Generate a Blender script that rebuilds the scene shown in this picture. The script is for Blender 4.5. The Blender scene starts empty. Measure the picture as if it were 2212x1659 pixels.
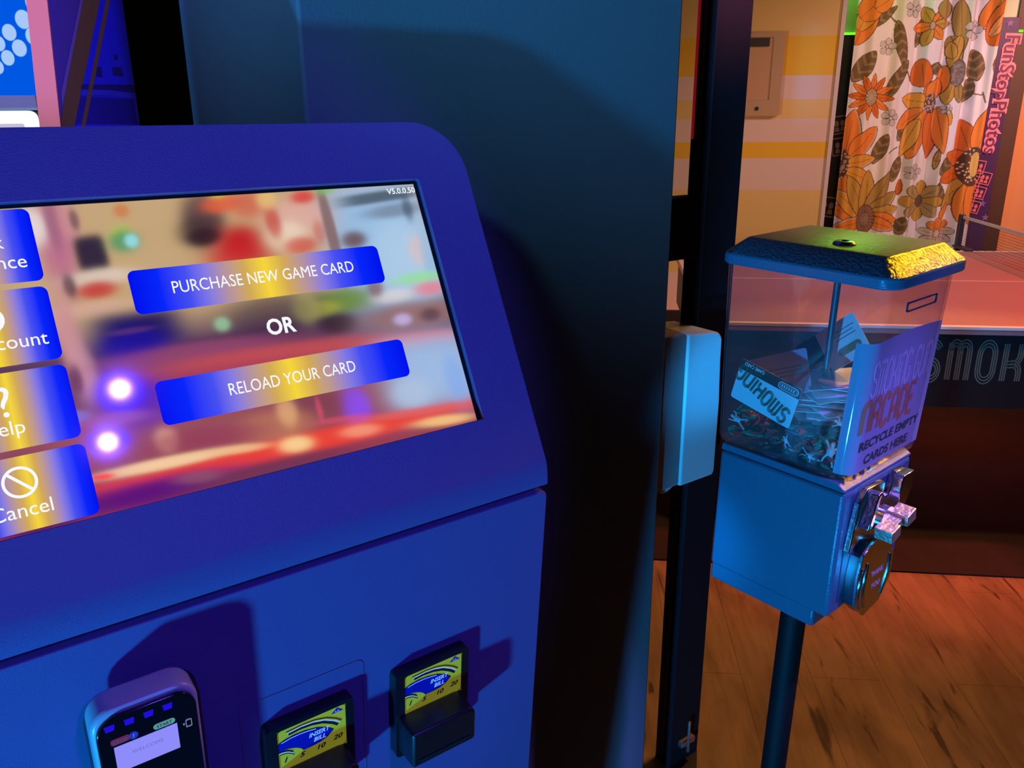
import bpy, bmesh, math, random
import numpy as np
from mathutils import Matrix, Vector
random.seed(7)
C = bpy.context.scene.collection
SC = bpy.context.scene
V = Vector

# ------------------------------------------------------------------ camera
F_PX, PITCH, ROLL, CAM_H = 1785.24, 0.31524, 0.007934, 1.39
CAM = V((0, 0, CAM_H))
_f = V((0, math.cos(PITCH), -math.sin(PITCH))); _r0 = V((1, 0, 0)); _d0 = _f.cross(_r0)
RIGHT = math.cos(ROLL) * _r0 + math.sin(ROLL) * _d0
DOWN = -math.sin(ROLL) * _r0 + math.cos(ROLL) * _d0
cam_d = bpy.data.cameras.new('camera'); cam = bpy.data.objects.new('camera', cam_d); C.objects.link(cam)
cam_d.sensor_fit = 'HORIZONTAL'; cam_d.sensor_width = 36.0; cam_d.lens = F_PX / 2212 * 36.0
cam_d.clip_start = 0.02; cam_d.clip_end = 60
cam.matrix_world = Matrix(((RIGHT.x, -DOWN.x, -_f.x, CAM.x), (RIGHT.y, -DOWN.y, -_f.y, CAM.y), (RIGHT.z, -DOWN.z, -_f.z, CAM.z), (0, 0, 0, 1)))
SC.camera = cam

def ray(px, py):
    return RIGHT * ((px - 1106) / F_PX) + DOWN * ((py - 829.5) / F_PX) + _f
def on_plane(px, py, pt, n):
    "where the sight line of a photograph pixel meets a real plane of the room"
    r = ray(px, py); return CAM + r * ((V(pt) - CAM).dot(V(n)) / r.dot(V(n)))

# ------------------------------------------------------------------ colour management, world
SC.view_settings.view_transform = 'Standard'; SC.view_settings.look = 'None'
SC.view_settings.exposure = 0.0; SC.view_settings.gamma = 1.0
SC.view_settings.use_curve_mapping = False
w = bpy.data.worlds.new('dim_room'); SC.world = w; w.use_nodes = True
w.node_tree.nodes['Background'].inputs[0].default_value = (0.35, 0.28, 0.8, 1)
w.node_tree.nodes['Background'].inputs[1].default_value = 0.006

# ------------------------------------------------------------------ lights of the arcade and added fill lamps (all out of frame)
def lamp(name, kind, loc, aim, energy, color, size=0.2, angle=60, blend=0.6):
    d = bpy.data.lights.new(name, kind); d.energy = energy; d.color = color
    o = bpy.data.objects.new(name, d); C.objects.link(o); o.location = loc
    o.rotation_euler = (V(aim) - V(loc)).to_track_quat('-Z', 'Y').to_euler()
    if kind == 'SPOT':
        d.spot_size = math.radians(angle); d.spot_blend = blend; d.shadow_soft_size = size
    elif kind == 'AREA':
        d.shape = 'SQUARE'; d.size = size
    else: d.shadow_soft_size = size
    return o
lamp('azure_game_glow', 'SPOT', (-0.92, -0.95, 0.06), (0.22, 0.9, 0.98), 285, (0.012, 0.38, 1.0), 0.06, 68, 0.5)
lamp('azure_dispenser_fill', 'SPOT', (-0.45, -0.90, 0.45), (0.375, 1.38, 0.93), 320, (0.008, 0.35, 1.0), 0.03, 5.6, 0.9)  # added fill, lifts the side of the hand dispenser
lamp('blue_spot_near', 'SPOT', (1.228, -0.815, 2.682), (-0.29, 0.70, 1.10), 92, (0.12, 0.055, 1.0), 0.016, 24, 0.45)
lamp('blue_spot_far', 'SPOT', (1.397, -1.121, 2.682), (-0.29, 0.68, 1.02), 76, (0.12, 0.06, 1.0), 0.016, 24, 0.45)
lamp('violet_notice_fill', 'SPOT', (1.22, 0.12, 2.85), (0.48, 0.86, 1.03), 450, (0.24, 0.15, 1.0), 0.05, 7.2, 0.4)  # added to turn the paper notice violet
lamp('case_warm_fill', 'SPOT', (1.25, 1.38, 2.25), (0.42, 0.93, 1.01), 45, (1.0, 0.42, 0.30), 0.05, 10, 0.5)  # added to warm the scraps inside the case
lamp('post_purple_fill', 'SPOT', (1.9, 0.2, 2.8), (0.47, 1.5, 1.90), 700, (1.0, 0.36, 0.55), 0.05, 19, 0.9)  # added fill for the upper part of the door post
lamp('teal_wall_spot', 'SPOT', (-0.75, -0.45, 2.55), (-0.09, 1.13, 1.90), 245, (0.14, 0.47, 1.0), 0.12, 39, 0.9)
lamp('game_side_fill', 'SPOT', (0.35, -0.30, 2.60), (-1.02, 1.95, 1.52), 800, (0.12, 0.10, 1.0), 0.06, 18, 0.4)  # added blue fill for the cabinet's side art
lamp('game_pink_fill', 'SPOT', (-0.55, -0.60, 2.55), (-0.90, 1.50, 1.45), 85, (1.0, 0.42, 0.42), 0.06, 18, 0.5)  # added fill that brings up the pink cabinet edge
lamp('green_booth_glow', 'POINT', (1.98, 4.53, 2.30), (0, 0, 0), 8, (0.35, 1.0, 0.08), 0.10)
lamp('warm_wall_wash', 'AREA', (1.6, 2.5, 2.6), (1.7, 4.6, 0.8), 8, (1.0, 0.62, 0.36), 0.7)
lamp('low_warm_fill', 'SPOT', (-0.35, 2.45, 0.95), (1.55, 4.45, 0.85), 75, (1.0, 0.60, 0.34), 0.3, 70, 0.8)  # invented low fill behind the pier, brightens the lower striped wall
lamp('pink_spot', 'SPOT', (3.1, 2.6, 2.4), (2.10, 4.45, 1.20), 150, (1.0, 0.52, 0.48), 0.15, 54, 0.8)
lamp('orange_wall_fill', 'SPOT', (3.3, 3.3, 2.7), (3.2, 5.2, 1.3), 300, (1.0, 0.38, 0.22), 0.1, 60, 0.6)  # added to brighten the orange wall
lamp('table_red_spot', 'SPOT', (2.6, 2.2, 2.6), (1.85, 2.9, 0.76), 280, (1.0, 0.09, 0.09), 0.1, 58, 0.6)
lamp('gold_spot', 'SPOT', (2.55, 2.58, 2.74), (0.50, 0.90, 1.235), 800, (1.0, 0.45, 0.01), 0.14, 6.5, 0.4)
lamp('gold_handle_fill', 'SPOT', (2.75, 1.95, 2.30), (0.50, 0.84, 0.95), 260, (1.0, 0.50, 0.10), 0.10, 4.6, 0.4)  # second gold lamp, added so the turn handle catches gold
lamp('under_table_fill', 'POINT', (2.0, 3.5, 0.45), (0, 0, 0), 5, (1.0, 0.13, 0.06), 0.05)  # added point light that reddens the floor under the table
lamp('floor_amber_spot', 'SPOT', (1.10, 2.05, 2.7), (1.05, 1.80, 0.0), 112, (1.0, 0.42, 0.10), 0.08, 58, 0.4)

# ------------------------------------------------------------------ helpers
def lin(c):
    return tuple(((x / 255) / 12.92 if x / 255 <= 0.04045 else ((x / 255 + 0.055) / 1.055) ** 2.4) for x in c)
def mat(name, col, rough=0.5, metal=0.0, emit=None, strength=0.0, bump=0.0, bscale=200.0, var=0.0, vscale=6.0, spec=0.5, coat=0.0):
    m = bpy.data.materials.new(name); m.use_nodes = True
    nt = m.node_tree; b = nt.nodes['Principled BSDF']
    b.inputs['Base Color'].default_value = (*col, 1); b.inputs['Roughness'].default_value = rough
    b.inputs['Metallic'].default_value = metal; b.inputs['Specular IOR Level'].default_value = spec
    b.inputs['Coat Weight'].default_value = coat
    if emit:
        b.inputs['Emission Color'].default_value = (*emit, 1); b.inputs['Emission Strength'].default_value = strength
    if bump or var:
        tc = nt.nodes.new('ShaderNodeTexCoord')
    if bump:
        no = nt.nodes.new('ShaderNodeTexNoise'); no.inputs['Scale'].default_value = bscale; no.inputs['Detail'].default_value = 3
        bu = nt.nodes.new('ShaderNodeBump'); bu.inputs['Strength'].default_value = bump; bu.inputs['Distance'].default_value = 0.002
        nt.links.new(tc.outputs['Object'], no.inputs['Vector']); nt.links.new(no.outputs['Fac'], bu.inputs['Height']); nt.links.new(bu.outputs[0], b.inputs['Normal'])
    if var:
        n2 = nt.nodes.new('ShaderNodeTexNoise'); n2.inputs['Scale'].default_value = vscale; n2.inputs['Detail'].default_value = 5
        mx = nt.nodes.new('ShaderNodeMixRGB'); mx.inputs[1].default_value = (*[x * (1 - var) for x in col], 1); mx.inputs[2].default_value = (*[min(1, x * (1 + var)) for x in col], 1)
        nt.links.new(tc.outputs['Object'], n2.inputs['Vector']); nt.links.new(n2.outputs['Fac'], mx.inputs[0]); nt.links.new(mx.outputs[0], b.inputs['Base Color'])
    return m
def emat(name, rgb, strength=1.0, rough=0.04):
    return mat(name, (0.0, 0.0, 0.0), rough, emit=lin(rgb), strength=strength)
def clear(name, tint, rough=0.03, haze=0.0):
    "thin clear sheet: see-through with a grazing-angle sheen"
    m = bpy.data.materials.new(name); m.use_nodes = True; nt = m.node_tree; nt.nodes.clear()
    o = nt.nodes.new('ShaderNodeOutputMaterial'); t = nt.nodes.new('ShaderNodeBsdfTransparent'); g = nt.nodes.new('ShaderNodeBsdfGlossy')
    mx = nt.nodes.new('ShaderNodeMixShader'); lw = nt.nodes.new('ShaderNodeLayerWeight'); lw.inputs[0].default_value = 0.5
    pw = nt.nodes.new('ShaderNodeMath'); pw.operation = 'POWER'; pw.inputs[1].default_value = 4.0
    ma = nt.nodes.new('ShaderNodeMath'); ma.operation = 'MULTIPLY_ADD'; ma.inputs[1].default_value = 0.7; ma.inputs[2].default_value = 0.035
    t.inputs[0].default_value = (*tint, 1); g.inputs['Roughness'].default_value = rough
    nt.links.new(lw.outputs['Facing'], pw.inputs[0]); nt.links.new(pw.outputs[0], ma.inputs[0]); nt.links.new(ma.outputs[0], mx.inputs[0])
    nt.links.new(t.outputs[0], mx.inputs[1]); nt.links.new(g.outputs[0], mx.inputs[2]); nt.links.new(mx.outputs[0], o.inputs[0])
    if haze:  # milky diffuse share standing in for the haze of reflections
        df = nt.nodes.new('ShaderNodeBsdfDiffuse'); m2 = nt.nodes.new('ShaderNodeMixShader'); m2.inputs[0].default_value = haze; df.inputs[0].default_value = (0.8, 0.8, 0.85, 1)
        nt.links.new(mx.outputs[0], m2.inputs[1]); nt.links.new(df.outputs[0], m2.inputs[2]); nt.links.new(m2.outputs[0], o.inputs[0])
    return m
def vcol_mat(name, rough=0.8, emission=False):
    m = bpy.data.materials.new(name); m.use_nodes = True; nt = m.node_tree; b = nt.nodes['Principled BSDF']
    a = nt.nodes.new('ShaderNodeAttribute'); a.attribute_name = 'pattern'
    b.inputs['Roughness'].default_value = rough
    if emission:
        b.inputs['Base Color'].default_value = (0, 0, 0, 1); nt.links.new(a.outputs['Color'], b.inputs['Emission Color']); b.inputs['Emission Strength'].default_value = 1.0
    else: nt.links.new(a.outputs['Color'], b.inputs['Base Color'])
    return m

class MB:
    "collects shapes and links them as ONE mesh object"
    def __init__(s, M=None): s.v = []; s.f = []; s.m = []; s.M = M or Matrix.Identity(4)
    def add(s, vs, fs, mi=0, M=None):
        k = len(s.v); T = s.M @ M if M is not None else s.M
        s.v += [T @ V(p) for p in vs]; s.f += [tuple(k + i for i in f) for f in fs]; s.m += [mi] * len(fs); return s
    def box(s, x0, x1, y0, y1, z0, z1, mi=0, M=None):
        vs = [(x, y, z) for z in (z0, z1) for y in (y0, y1) for x in (x0, x1)]
        return s.add(vs, [(0, 2, 3, 1), (4, 5, 7, 6), (0, 1, 5, 4), (2, 6, 7, 3), (0, 4, 6, 2), (1, 3, 7, 5)], mi, M)
    def prism(s, poly, z0, z1, mi=0, M=None, scale=1.0, mi_top=None):
        n = len(poly); cx = sum(p[0] for p in poly) / n; cy = sum(p[1] for p in poly) / n
        vs = [(x, y, z0) for x, y in poly] + [(cx + (x - cx) * scale, cy + (y - cy) * scale, z1) for x, y in poly]
        s.add(vs, [tuple(range(n - 1, -1, -1))] + [(i, (i + 1) % n, n + (i + 1) % n, n + i) for i in range(n)], mi, M)
        k = len(s.v) - n; s.f.append(tuple(range(k, k + n))); s.m.append(mi if mi_top is None else mi_top); return s
    def flat(s, poly, z=0.0, mi=0, M=None):
        return s.add([(x, y, z) for x, y in poly], [tuple(range(len(poly)))], mi, M)
    def tube(s, pts, r, n=10, mi=0, M=None, caps=True):
        pts = [V(p) for p in pts]; rs = r if isinstance(r, (list, tuple)) else [r] * len(pts); vs = []; fs = []
        for i, p in enumerate(pts):
            d = (pts[min(i + 1, len(pts) - 1)] - pts[max(i - 1, 0)]).normalized()
            a = d.orthogonal().normalized() if i == 0 else (a - d * a.dot(d)).normalized()
            b = d.cross(a)
            vs += [p + (a * math.cos(6.28319 * k / n) + b * math.sin(6.28319 * k / n)) * rs[i] for k in range(n)]
        for i in range(len(pts) - 1):
            for k in range(n):
                fs.append((i * n + k, i * n + (k + 1) % n, (i + 1) * n + (k + 1) % n, (i + 1) * n + k))
        if caps: fs += [tuple(range(n - 1, -1, -1)), tuple(range((len(pts) - 1) * n, len(pts) * n))]
        return s.add(vs, fs, mi, M)
    def lathe(s, prof, n=32, mi=0, M=None):
        vs = [(r * math.cos(6.28319 * k / n), r * math.sin(6.28319 * k / n), z) for r, z in prof for k in range(n)]
        fs = [(i * n + k, i * n + (k + 1) % n, (i + 1) * n + (k + 1) % n, (i + 1) * n + k) for i in range(len(prof) - 1) for k in range(n)]
        fs += [tuple(range(n - 1, -1, -1)), tuple(range((len(prof) - 1) * n, len(prof) * n))]
        return s.add(vs, fs, mi, M)
    def ball(s, c, r, mi=0, M=None, n=10):
        rr = r if isinstance(r, (list, tuple)) else (r, r, r); vs = []; fs = []
        for i in range(1, n):
            for k in range(n): a, b = math.pi * i / n, 6.28319 * k / n; vs.append((c[0] + rr[0] * math.sin(a) * math.cos(b), c[1] + rr[1] * math.sin(a) * math.sin(b), c[2] + rr[2] * math.cos(a)))
        for i in range(n - 2):
            for k in range(n): fs.append((i * n + k, (i + 1) * n + k, (i + 1) * n + (k + 1) % n, i * n + (k + 1) % n))
        fs += [tuple(range(n)), tuple(range((n - 2) * n + n - 1, (n - 2) * n - 1, -1))]
        return s.add(vs, fs, mi, M)
    def ribbon(s, pts, wd, z=0.0, mi=0, M=None, fn=None):
        pts = [V((p[0], p[1])) for p in pts]; vs = []
        for i, p in enumerate(pts):
            d = (pts[min(i + 1, len(pts) - 1)] - pts[max(i - 1, 0)]); d = d.normalized() if d.length else V((1, 0)); nn = V((-d.y, d.x)) * wd / 2
            vs += [(p.x + nn.x, p.y + nn.y, z), (p.x - nn.x, p.y - nn.y, z)]
        if fn: vs = [fn(*q) for q in vs]
        return s.add(vs, [(2 * i, 2 * i + 1, 2 * i + 3, 2 * i + 2) for i in range(len(pts) - 1)], mi, M)
    def text(s, body, size, x=0, y=0, z=0.0, mi=0, M=None, align='LEFT', shear=0, offset=0, sx=1.0, rot=0, fn=None, space=1.0, fit=None):
        c = bpy.data.curves.new('lettering', 'FONT'); c.body = body; c.size = size; c.align_x = 'LEFT'; c.shear = shear; c.offset = offset; c.resolution_u = 3; c.space_character = space
        o = bpy.data.objects.new('lettering', c); C.objects.link(o); dg = bpy.context.evaluated_depsgraph_get()
        me = bpy.data.meshes.new_from_object(o.evaluated_get(dg)); bpy.data.objects.remove(o); bpy.data.curves.remove(c)
        vs = [tuple(q.co) for q in me.vertices]; fs = [tuple(p.vertices) for p in me.polygons]; bpy.data.meshes.remove(me)
        if not vs: return s
        x0 = min(q[0] for q in vs); x1 = max(q[0] for q in vs)
        if fit: sx = fit / (x1 - x0)
        sh = {'LEFT': 0, 'CENTER': -(x0 + x1) / 2, 'RIGHT': -x1}[align]; cr, sr = math.cos(rot), math.sin(rot); out = []
        for q in vs:
            a, b = (q[0] + sh) * sx, q[1]; p = (x + a * cr - b * sr, y + a * sr + b * cr, z); out.append(fn(*p) if fn else p)
        return s.add(out, fs, mi, M)
    def build(s, name, mats, parent=None, smooth=False, bevel=0.0, seg=2, angle=40):
        me = bpy.data.meshes.new(name); me.from_pydata([tuple(p) for p in s.v], [], s.f)
        for m in (mats if isinstance(mats, (list, tuple)) else [mats]): me.materials.append(m)
        me.polygons.foreach_set('material_index', s.m); me.update()
        if smooth:
            me.polygons.foreach_set('use_smooth', [True] * len(me.polygons)); me.set_sharp_from_angle(angle=math.radians(angle))
        o = bpy.data.objects.new(name, me); C.objects.link(o)
        if parent: o.parent = parent
        if bevel:
            b = o.modifiers.new('bevel', 'BEVEL'); b.width = bevel; b.segments = seg; b.limit_method = 'ANGLE'; b.angle_limit = math.radians(35); b.harden_normals = False
            me.polygons.foreach_set('use_smooth', [True] * len(me.polygons)); me.set_sharp_from_angle(angle=math.radians(35))
        return o
def tag(o, label=None, cat=None, group=None, kind=None):
    if label: o['label'] = label
    if cat: o['category'] = cat
    if group: o['group'] = group
    if kind: o['kind'] = kind
    return o
def thing(name, label, cat, M=None, group=None):
    o = bpy.data.objects.new(name, None); C.objects.link(o); o.empty_display_size = 0.05
    if M is not None: o.matrix_world = M
    return tag(o, label, cat, group)
def copy_tree(o, M):
    c = o.copy(); C.objects.link(c); c.matrix_world = M
    for ch in o.children:
        d = ch.copy(); C.objects.link(d); d.parent = c
    return c
def frame(origin, X, Y, Z):
    return Matrix(((X[0], Y[0], Z[0], origin[0]), (X[1], Y[1], Z[1], origin[1]), (X[2], Y[2], Z[2], origin[2]), (0, 0, 0, 1)))
def rrect(x0, x1, y0, y1, r, n=6):
    r = r if isinstance(r, (list, tuple)) else (r, r, r, r); out = []   # radii: bl, br, tr, tl
    for cx, cy, a, q in ((x0 + r[0], y0 + r[0], 180, r[0]), (x1 - r[1], y0 + r[1], 270, r[1]), (x1 - r[2], y1 - r[2], 0, r[2]), (x0 + r[3], y1 - r[3], 90, r[3])):
        if q <= 1e-6: out.append((cx, cy)); continue
        for k in range(n + 1): t = math.radians(a + 90 * k / n); out.append((cx + q * math.cos(t), cy + q * math.sin(t)))
    return out
def arc(cx, cy, rx, ry, a0, a1, n=16):
    return [(cx + rx * math.cos(math.radians(a0 + (a1 - a0) * k / n)), cy + ry * math.sin(math.radians(a0 + (a1 - a0) * k / n))) for k in range(n + 1)]
def ring_plate(outer, inner, M=None):
    "flat plate with a hole"
    bm = bmesh.new(); e = []
    for lp in (outer, inner):
        vs = [bm.verts.new((x, y, 0)) for x, y in lp]; e += [bm.edges.new((vs[i], vs[(i + 1) % len(vs)])) for i in range(len(vs))]
    bmesh.ops.triangle_fill(bm, use_beauty=True, edges=e, normal=(0, 0, 1))
    for f in bm.faces:
        if f.normal.z < 0: f.normal_flip()
    return bm
def plate_mb(mb, outer, inner, z0, z1, mi=0, M=None):
    bm = ring_plate(outer, inner); bm.verts.index_update()
    vs = [(q.co.x, q.co.y) for q in bm.verts]; fs = [tuple(v.index for v in f.verts) for f in bm.faces]; bm.free()
    mb.add([(x, y, z1) for x, y in vs], fs, mi, M); mb.add([(x, y, z0) for x, y in vs], [f[::-1] for f in fs], mi, M)
    for lp, fl in ((outer, 0), (inner, 1)):
        n = len(lp); q = [(x, y, z0) for x, y in lp] + [(x, y, z1) for x, y in lp]
        fs = [(i, (i + 1) % n, n + (i + 1) % n, n + i) for i in range(n)]
        mb.add(q, [f[::-1] for f in fs] if fl else fs, mi, M)
def deco(letter):
    "centre lines of the rounded three-line letters (unit box: width w, height 1)"
    L = {'S': (.6, [arc(.3, .75, .3, .25, 20, 180) + arc(.3, .75, .3, .25, 180, 270)[1:] + arc(.3, .25, .3, .25, 90, 0)[1:] + arc(.3, .25, .3, .25, 0, -160)[1:]]),
         'M': (.75, [[(0, 0), (0, 1)], [(0, .80)] + arc(.1875, .80, .1875, .2, 180, 0) + [(.375, 0)], [(.375, .8)] + arc(.5625, .80, .1875, .2, 180, 0) + [(.75, 0)]]),
         'N': (.6, [[(0, 0), (0, 1)], [(0, .75)] + arc(.3, .75, .3, .25, 180, 0) + [(.6, 0)]]),
         'O': (.6, [arc(.3, .7, .3, .3, 0, 180) + arc(.3, .3, .3, .3, 180, 360) + [(.6, .7)]]),
         'K': (.6, [[(0, 0), (0, 1)], [(0, .45), (.3, .45)] + arc(.3, .70, .28, .25, -90, 0, 8) + [(.58, 1)], [(.2, .45)] + arc(.3, .22, .3, .25, 90, 0, 8) + [(.6, 0)]]),
         'I': (.08, [[(.04, 0), (.04, 1)]]),
         'G': (.6, [arc(.3, .72, .3, .28, 20, 180) + arc(.3, .28, .3, .28, 180, 360) + [(.6, .45), (.32, .45)]]),
         'U': (.6, [[(0, 1)] + arc(.3, .28, .3, .28, 180, 360) + [(.6, 1)]]),
         'A': (.6, [[(0, 0), (0, .7)] + arc(.3, .7, .3, .3, 180, 0) + [(.6, 0)], [(0, .4), (.6, .4)]]),
         'R': (.6, [[(0, 0), (0, 1), (.3, 1)] + arc(.3, .74, .3, .26, 90, -90) + [(0, .48)], [(.3, .48)] + arc(.3, .25, .3, .23, 90, 0, 8) + [(.6, 0)]]),
         'C': (.6, [arc(.3, .72, .3, .28, 20, 180) + arc(.3, .28, .3, .28, 180, 340)]),
         'D': (.6, [[(0, 0), (0, 1), (.25, 1)] + arc(.25, .7, .35, .3, 90, 0, 8) + arc(.25, .3, .35, .3, 0, -90, 8) + [(0, 0)]]),
         'E': (.55, [[(.55, 1), (0, 1), (0, 0), (.55, 0)], [(0, .5), (.45, .5)]]), ' ': (.3, [])}
    return L[letter]
def shift(pl, o):
    pl = [V(p) for p in pl]; out = []
    for i, p in enumerate(pl):
        d = pl[min(i + 1, len(pl) - 1)] - pl[max(i - 1, 0)]; d = d.normalized() if d.length else V((1, 0)); out.append((p.x - d.y * o, p.y + d.x * o))
    return out
def deco_text(mb, s, h, x, y, z=0.0, mi=0, M=None, lines=(-1, 0, 1), gap=0.045, wd=0.022, aspect=1.0, fn=None, space=.2):
    for ch in s:
        wl, pls = deco(ch)
        for pl in pls:
            for o in lines:
                mb.ribbon([(x + px * h * aspect, y + py * h) for px, py in shift(pl, o * gap)], wd * h, z, mi, M, fn)
        x += (wl + space) * h * aspect
    return x
def grid_obj(name, P, cols, m, parent=None, smooth=True):
    "P: rows x cols x 3 points, cols: rows x cols x 3 linear colours kept as the printed pattern"
    r, c = P.shape[:2]; me = bpy.data.meshes.new(name); idx = np.arange(r * c).reshape(r, c)
    q = np.stack([idx[:-1, :-1], idx[:-1, 1:], idx[1:, 1:], idx[1:, :-1]], -1).reshape(-1, 4)
    me.from_pydata(P.reshape(-1, 3).tolist(), [], q.tolist()); at = me.color_attributes.new('pattern', 'FLOAT_COLOR', 'POINT')
    at.data.foreach_set('color', np.concatenate([cols.reshape(-1, 3), np.ones((r * c, 1))], 1).astype(np.float32).ravel())
    me.materials.append(m)
    if smooth: me.polygons.foreach_set('use_smooth', [True] * len(me.polygons))
    o = bpy.data.objects.new(name, me); C.objects.link(o)
    if parent: o.parent = parent
    return o
def npl(c): c = np.asarray(c, float) / 255; return np.where(c <= 0.04045, c / 12.92, ((c + 0.055) / 1.055) ** 2.4)

# ------------------------------------------------------------------ materials
black_paint = mat('black_paint', (0.012, 0.011, 0.014), 0.45, bump=0.15, bscale=300)
black_plastic = mat('black_plastic', (0.010, 0.010, 0.011), 0.38, bump=0.1, bscale=500)
black_gloss = mat('black_gloss', (0.006, 0.006, 0.008), 0.12)
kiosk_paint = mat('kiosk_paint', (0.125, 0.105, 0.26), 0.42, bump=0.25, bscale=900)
wall_paint = mat('wall_paint', (0.085, 0.12, 0.14), 0.75, bump=0.2, bscale=250, var=0.08, vscale=3)
chrome = mat('chrome', (0.75, 0.74, 0.72), 0.16, 1.0, bump=0.12, bscale=260)
white_plastic = mat('white_plastic', (0.72, 0.74, 0.74), 0.35)
grey_plastic = mat('grey_plastic', (0.26, 0.30, 0.30), 0.4)
vend_blue = mat('vend_blue', (0.045, 0.12, 0.19), 0.32, bump=0.25, bscale=420, spec=0.5)
white_ink = mat('white_ink', (0.8, 0.8, 0.8), 0.6)
black_ink = mat('black_ink', (0.01, 0.01, 0.012), 0.6)

# ------------------------------------------------------------------ room shell
floor_m = bpy.data.materials.new('wood_floor'); floor_m.use_nodes = True
def wood():
    nt = floor_m.node_tree; b = nt.nodes['Principled BSDF']; N = nt.nodes.new; L = nt.links.new
    tc = N('ShaderNodeTexCoord'); mp = N('ShaderNodeMapping'); mp.inputs['Rotation'].default_value = (0, 0, math.radians(-85)); mp.inputs['Location'].default_value = (0.1, 0.07, 0); L(tc.outputs['Object'], mp.inputs[0])
    def ramp(src, p0, c0, p1, c1):
        r = N('ShaderNodeValToRGB'); e = r.color_ramp.elements; e[0].position = p0; e[0].color = (*c0, 1); e[1].position = p1; e[1].color = (*c1, 1); L(src, r.inputs[0]); return r.outputs[0]
    def noise(scale, stretch, detail, dist, off=(0, 0, 0)):
        m_ = N('ShaderNodeMapping'); m_.inputs['Scale'].default_value = stretch; m_.inputs['Location'].default_value = off; L(mp.outputs[0], m_.inputs[0])
        n_ = N('ShaderNodeTexNoise'); n_.inputs['Scale'].default_value = scale; n_.inputs['Detail'].default_value = detail; n_.inputs['Distortion'].default_value = dist; L(m_.outputs[0], n_.inputs[0]); return n_.outputs['Fac']
    def mul(a, c, f=1.0):
        m_ = N('ShaderNodeMixRGB'); m_.blend_type = 'MULTIPLY'; m_.inputs[0].default_value = f; L(a, m_.inputs[1]); L(c, m_.inputs[2]); return m_.outputs[0]
    br = N('ShaderNodeTexBrick'); br.inputs['Scale'].default_value = 1.0; br.inputs['Brick Width'].default_value = 1.2; br.inputs['Row Height'].default_value = 0.18; br.offset = 0.37
    br.inputs['Mortar Size'].default_value = 0.0012; br.inputs['Color1'].default_value = (0.31, 0.20, 0.11, 1); br.inputs['Color2'].default_value = (0.36, 0.225, 0.125, 1); br.inputs['Mortar'].default_value = (0.20, 0.12, 0.06, 1)
    L(mp.outputs[0], br.inputs[0]); c = br.outputs[0]
    c = mul(c, ramp(noise(2.6, (1.0, 2.6, 1), 4, 0.8), 0.35, (0.62, 0.60, 0.56), 0.62, (1.08, 1.06, 1.04)))
    c = mul(c, ramp(noise(3.0, (1.6, 16, 1), 5, 0.5, (2, 5, 0)), 0.32, (0.80, 0.78, 0.75), 0.55, (1, 1, 1)))
    c = mul(c, ramp(noise(2.4, (1.1, 7.5, 1), 4, 1.6, (3.1, 1.7, 0)), 0.30, (0.14, 0.10, 0.08), 0.37, (1, 1, 1)), 0.85)
    c = mul(c, ramp(noise(5.5, (1.0, 1.7, 1), 3, 1.0, (7.3, 2.2, 0)), 0.26, (0.18, 0.13, 0.10), 0.34, (1, 1, 1)), 0.8)
    L(c, b.inputs['Base Color']); b.inputs['Roughness'].default_value = 0.5
wood()
tag(MB().box(-3.5, 4.6, -3.0, 6.2, -0.1, 0.0).build('floor', floor_m), kind='structure')
tag(MB().box(-3.5, 4.6, -3.0, 6.2, 2.95, 3.05).build('ceiling', black_paint), kind='structure')
dark_wall = mat('dark_wall', (0.02, 0.018, 0.02), 0.8)
tag(MB().box(-3.6, -3.5, -3.0, 6.2, 0, 2.95).build('wall_left', dark_wall), kind='structure')
tag(MB().box(4.6, 4.7, -3.0, 6.2, 0, 2.95).build('wall_right', dark_wall), kind='structure')
tag(MB().box(-3.5, 4.6, -3.1, -3.0, 0, 2.95).build('wall_front', dark_wall), kind='structure')
tag(MB().box(-3.5, 4.6, 6.2, 6.3, 0, 2.95).build('wall_back', dark_wall), kind='structure')

# frames shared by the kiosk and the wall pier beside it
KY = 0.62240; UX = V((math.cos(KY), math.sin(KY), 0)); UY = V((-math.sin(KY), math.cos(KY), 0)); UZ = V((0, 0, 1))
KO = V((0.03731, 0.85330, 0.0)); KM = frame(KO, UX, UY, UZ)
def kl(p): q = V(p) - KO; return V((q.dot(UX), q.dot(UY), q.z))
def k_at(px, py, y): return kl(on_plane(px, py, KO + UY * y, UY))     # kiosk-frame point on the plane y
WE, PY0, PX0 = 0.459, 0.262, -0.142
o = MB(KM).box(PX0, WE, PY0, kl(on_plane(400, 130, KO + UX * PX0, UX)).y, 0, 2.95).build('wall_pier', wall_paint, bevel=0.004)
tag(o, kind='structure')
tag(MB(KM).box(-1.6, PX0, 1.9, 2.0, 0, 2.95).build('wall_rear', dark_wall), kind='structure')

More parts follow.
